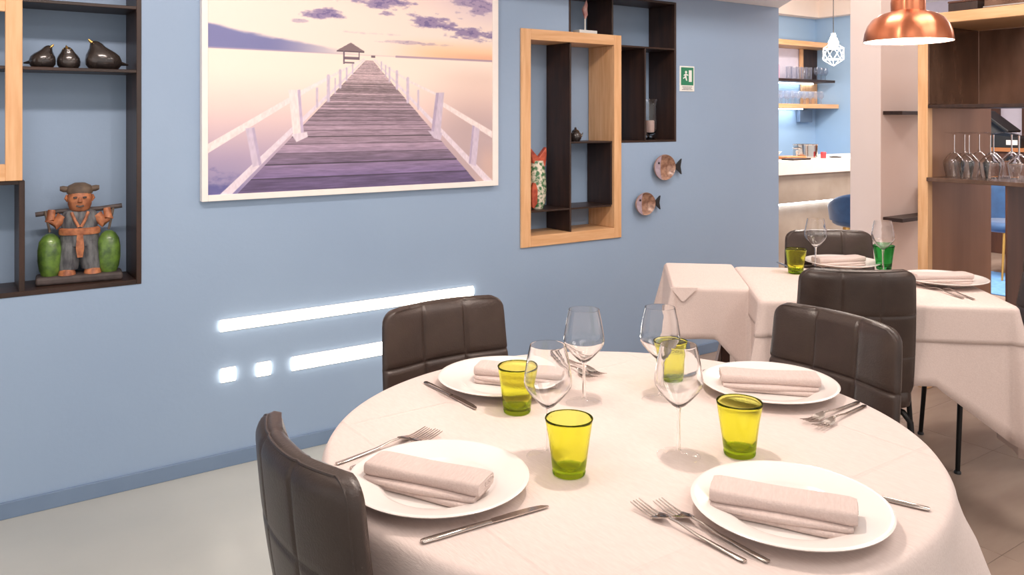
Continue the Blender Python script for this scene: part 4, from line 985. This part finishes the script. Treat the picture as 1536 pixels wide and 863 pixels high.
# blue velvet chairs
def velvet_chair(zs=.44, hb=.36, foot=.22):
    e = empty('velvet_chair', (0, 0, 0))
    def shell(a, z, off):
        r = .23 + .05 * (z - zs) / .36 + off; return (r * math.sin(a), -r * math.cos(a) * .92, z)
    mb = MB(); A_ = [R(-112 + 224 * k / 28) for k in range(29)]; rings = []
    def topz(a): return zs + .02 + hb * max(0, math.cos(a * .80)) ** .8
    cols = []
    for a in A_:
        t = topz(a); col = [shell(a, zs + (t - zs) * q, .0) for q in (0, .2, .4, .6, .8, .95)] + [shell(a, t + .008, .018)] + [shell(a, zs + (t - zs) * q, .036) for q in (.95, .8, .6, .4, .2, 0)]
        cols.append(col)
    mb.loft(cols, caps=True); mb.build('back_shell', 'velvet', e, True, ang=70)
    MB().lathe([(0, -.04), (.22, -.04), (.245, -.025), (.25, .005), (.24, .035), (.19, .048), (0, .05)], 32, (0, 0, zs)).build('seat', 'velvet', e, True, ang=60)
    for sx in (-1, 1):
        for sy in (-1, 1): MB().tube([(sx * .14, sy * .14, zs - .038), (sx * foot, sy * foot, 0)], [.014, .008], 10).build('leg', 'gold', e, True)
    return e
vc0 = velvet_chair(.625, .20); vc0.name = 'velvet_stool'; tag(vc0, 'blue velvet bar stool with golden legs in front of the bar', 'stool'); vc0.location = (5.82, 3.63, 0); vc0.rotation_euler = (0, 0, R(-53))
vc1 = velvet_chair(); tag(vc1, 'blue velvet chair seen through the divider gap', 'chair'); vc1.location = (7.80, 3.50, .010); vc1.rotation_euler = (0, 0, R(150))

# desk with till in the room behind the divider
dk = empty('reception_desk', (9.4, 3.6, 0)); tag(dk, 'brown wooden desk behind the divider carrying the till', 'desk')
bp_(dk, 'front', (9.06, 9.10, 2.4, 4.95, 0, 1.06), 'brown'); bp_(dk, 'body', (9.10, 9.60, 2.4, 4.95, 0, 1.06), 'wood_mid'); bp_(dk, 'worktop', (9.03, 9.62, 2.38, 4.97, 1.06, 1.10), 'wood_mid')
tl = empty('till_terminal', (9.18, 4.16, 1.10)); tag(tl, 'black till terminal with tilted screen on the desk', 'till')
MB().loft([[(-.10, -.20, 0), (.12, -.20, 0), (.12, .13, 0), (-.10, .13, 0)], [(-.10, -.20, .10), (.12, -.20, .10), (.12, .13, .14), (-.10, .13, .14)], [(-.03, -.02, .16), (.06, -.02, .16), (.06, .12, .27), (-.03, .12, .27)]]).build('stand', 'black_plastic', tl, bevel=.004)
sc1 = bx(-.14, .14, -.012, .012, -.17, .17).build('monitor', 'black_plastic', tl, loc=(-.02, .03, .27), rot=(R(-52), 0, 0), bevel=.004)
bx(-.125, .125, .012, .0135, -.155, .155).build('screen', 'screen', sc1)
bx(-.102, -.1005, -.17, -.06, .03, .08).build('label_sticker', 'white_paint', tl)
for y0, y1 in ((2.6, 4.55), (4.80, 5.4)):
    o = bx(10.46, 10.499, y0, y1, 0, 2.2).build('trim_4', 'brown'); struct(o)
o = bx(6.9, 7.9, 2.7, 3.9, .0005, .010).build('blue_sheet', 'sheet', bevel=.003); tag(o, 'light blue rug on the floor behind the divider', 'sheet')  # thin blue sheet flat on the floor
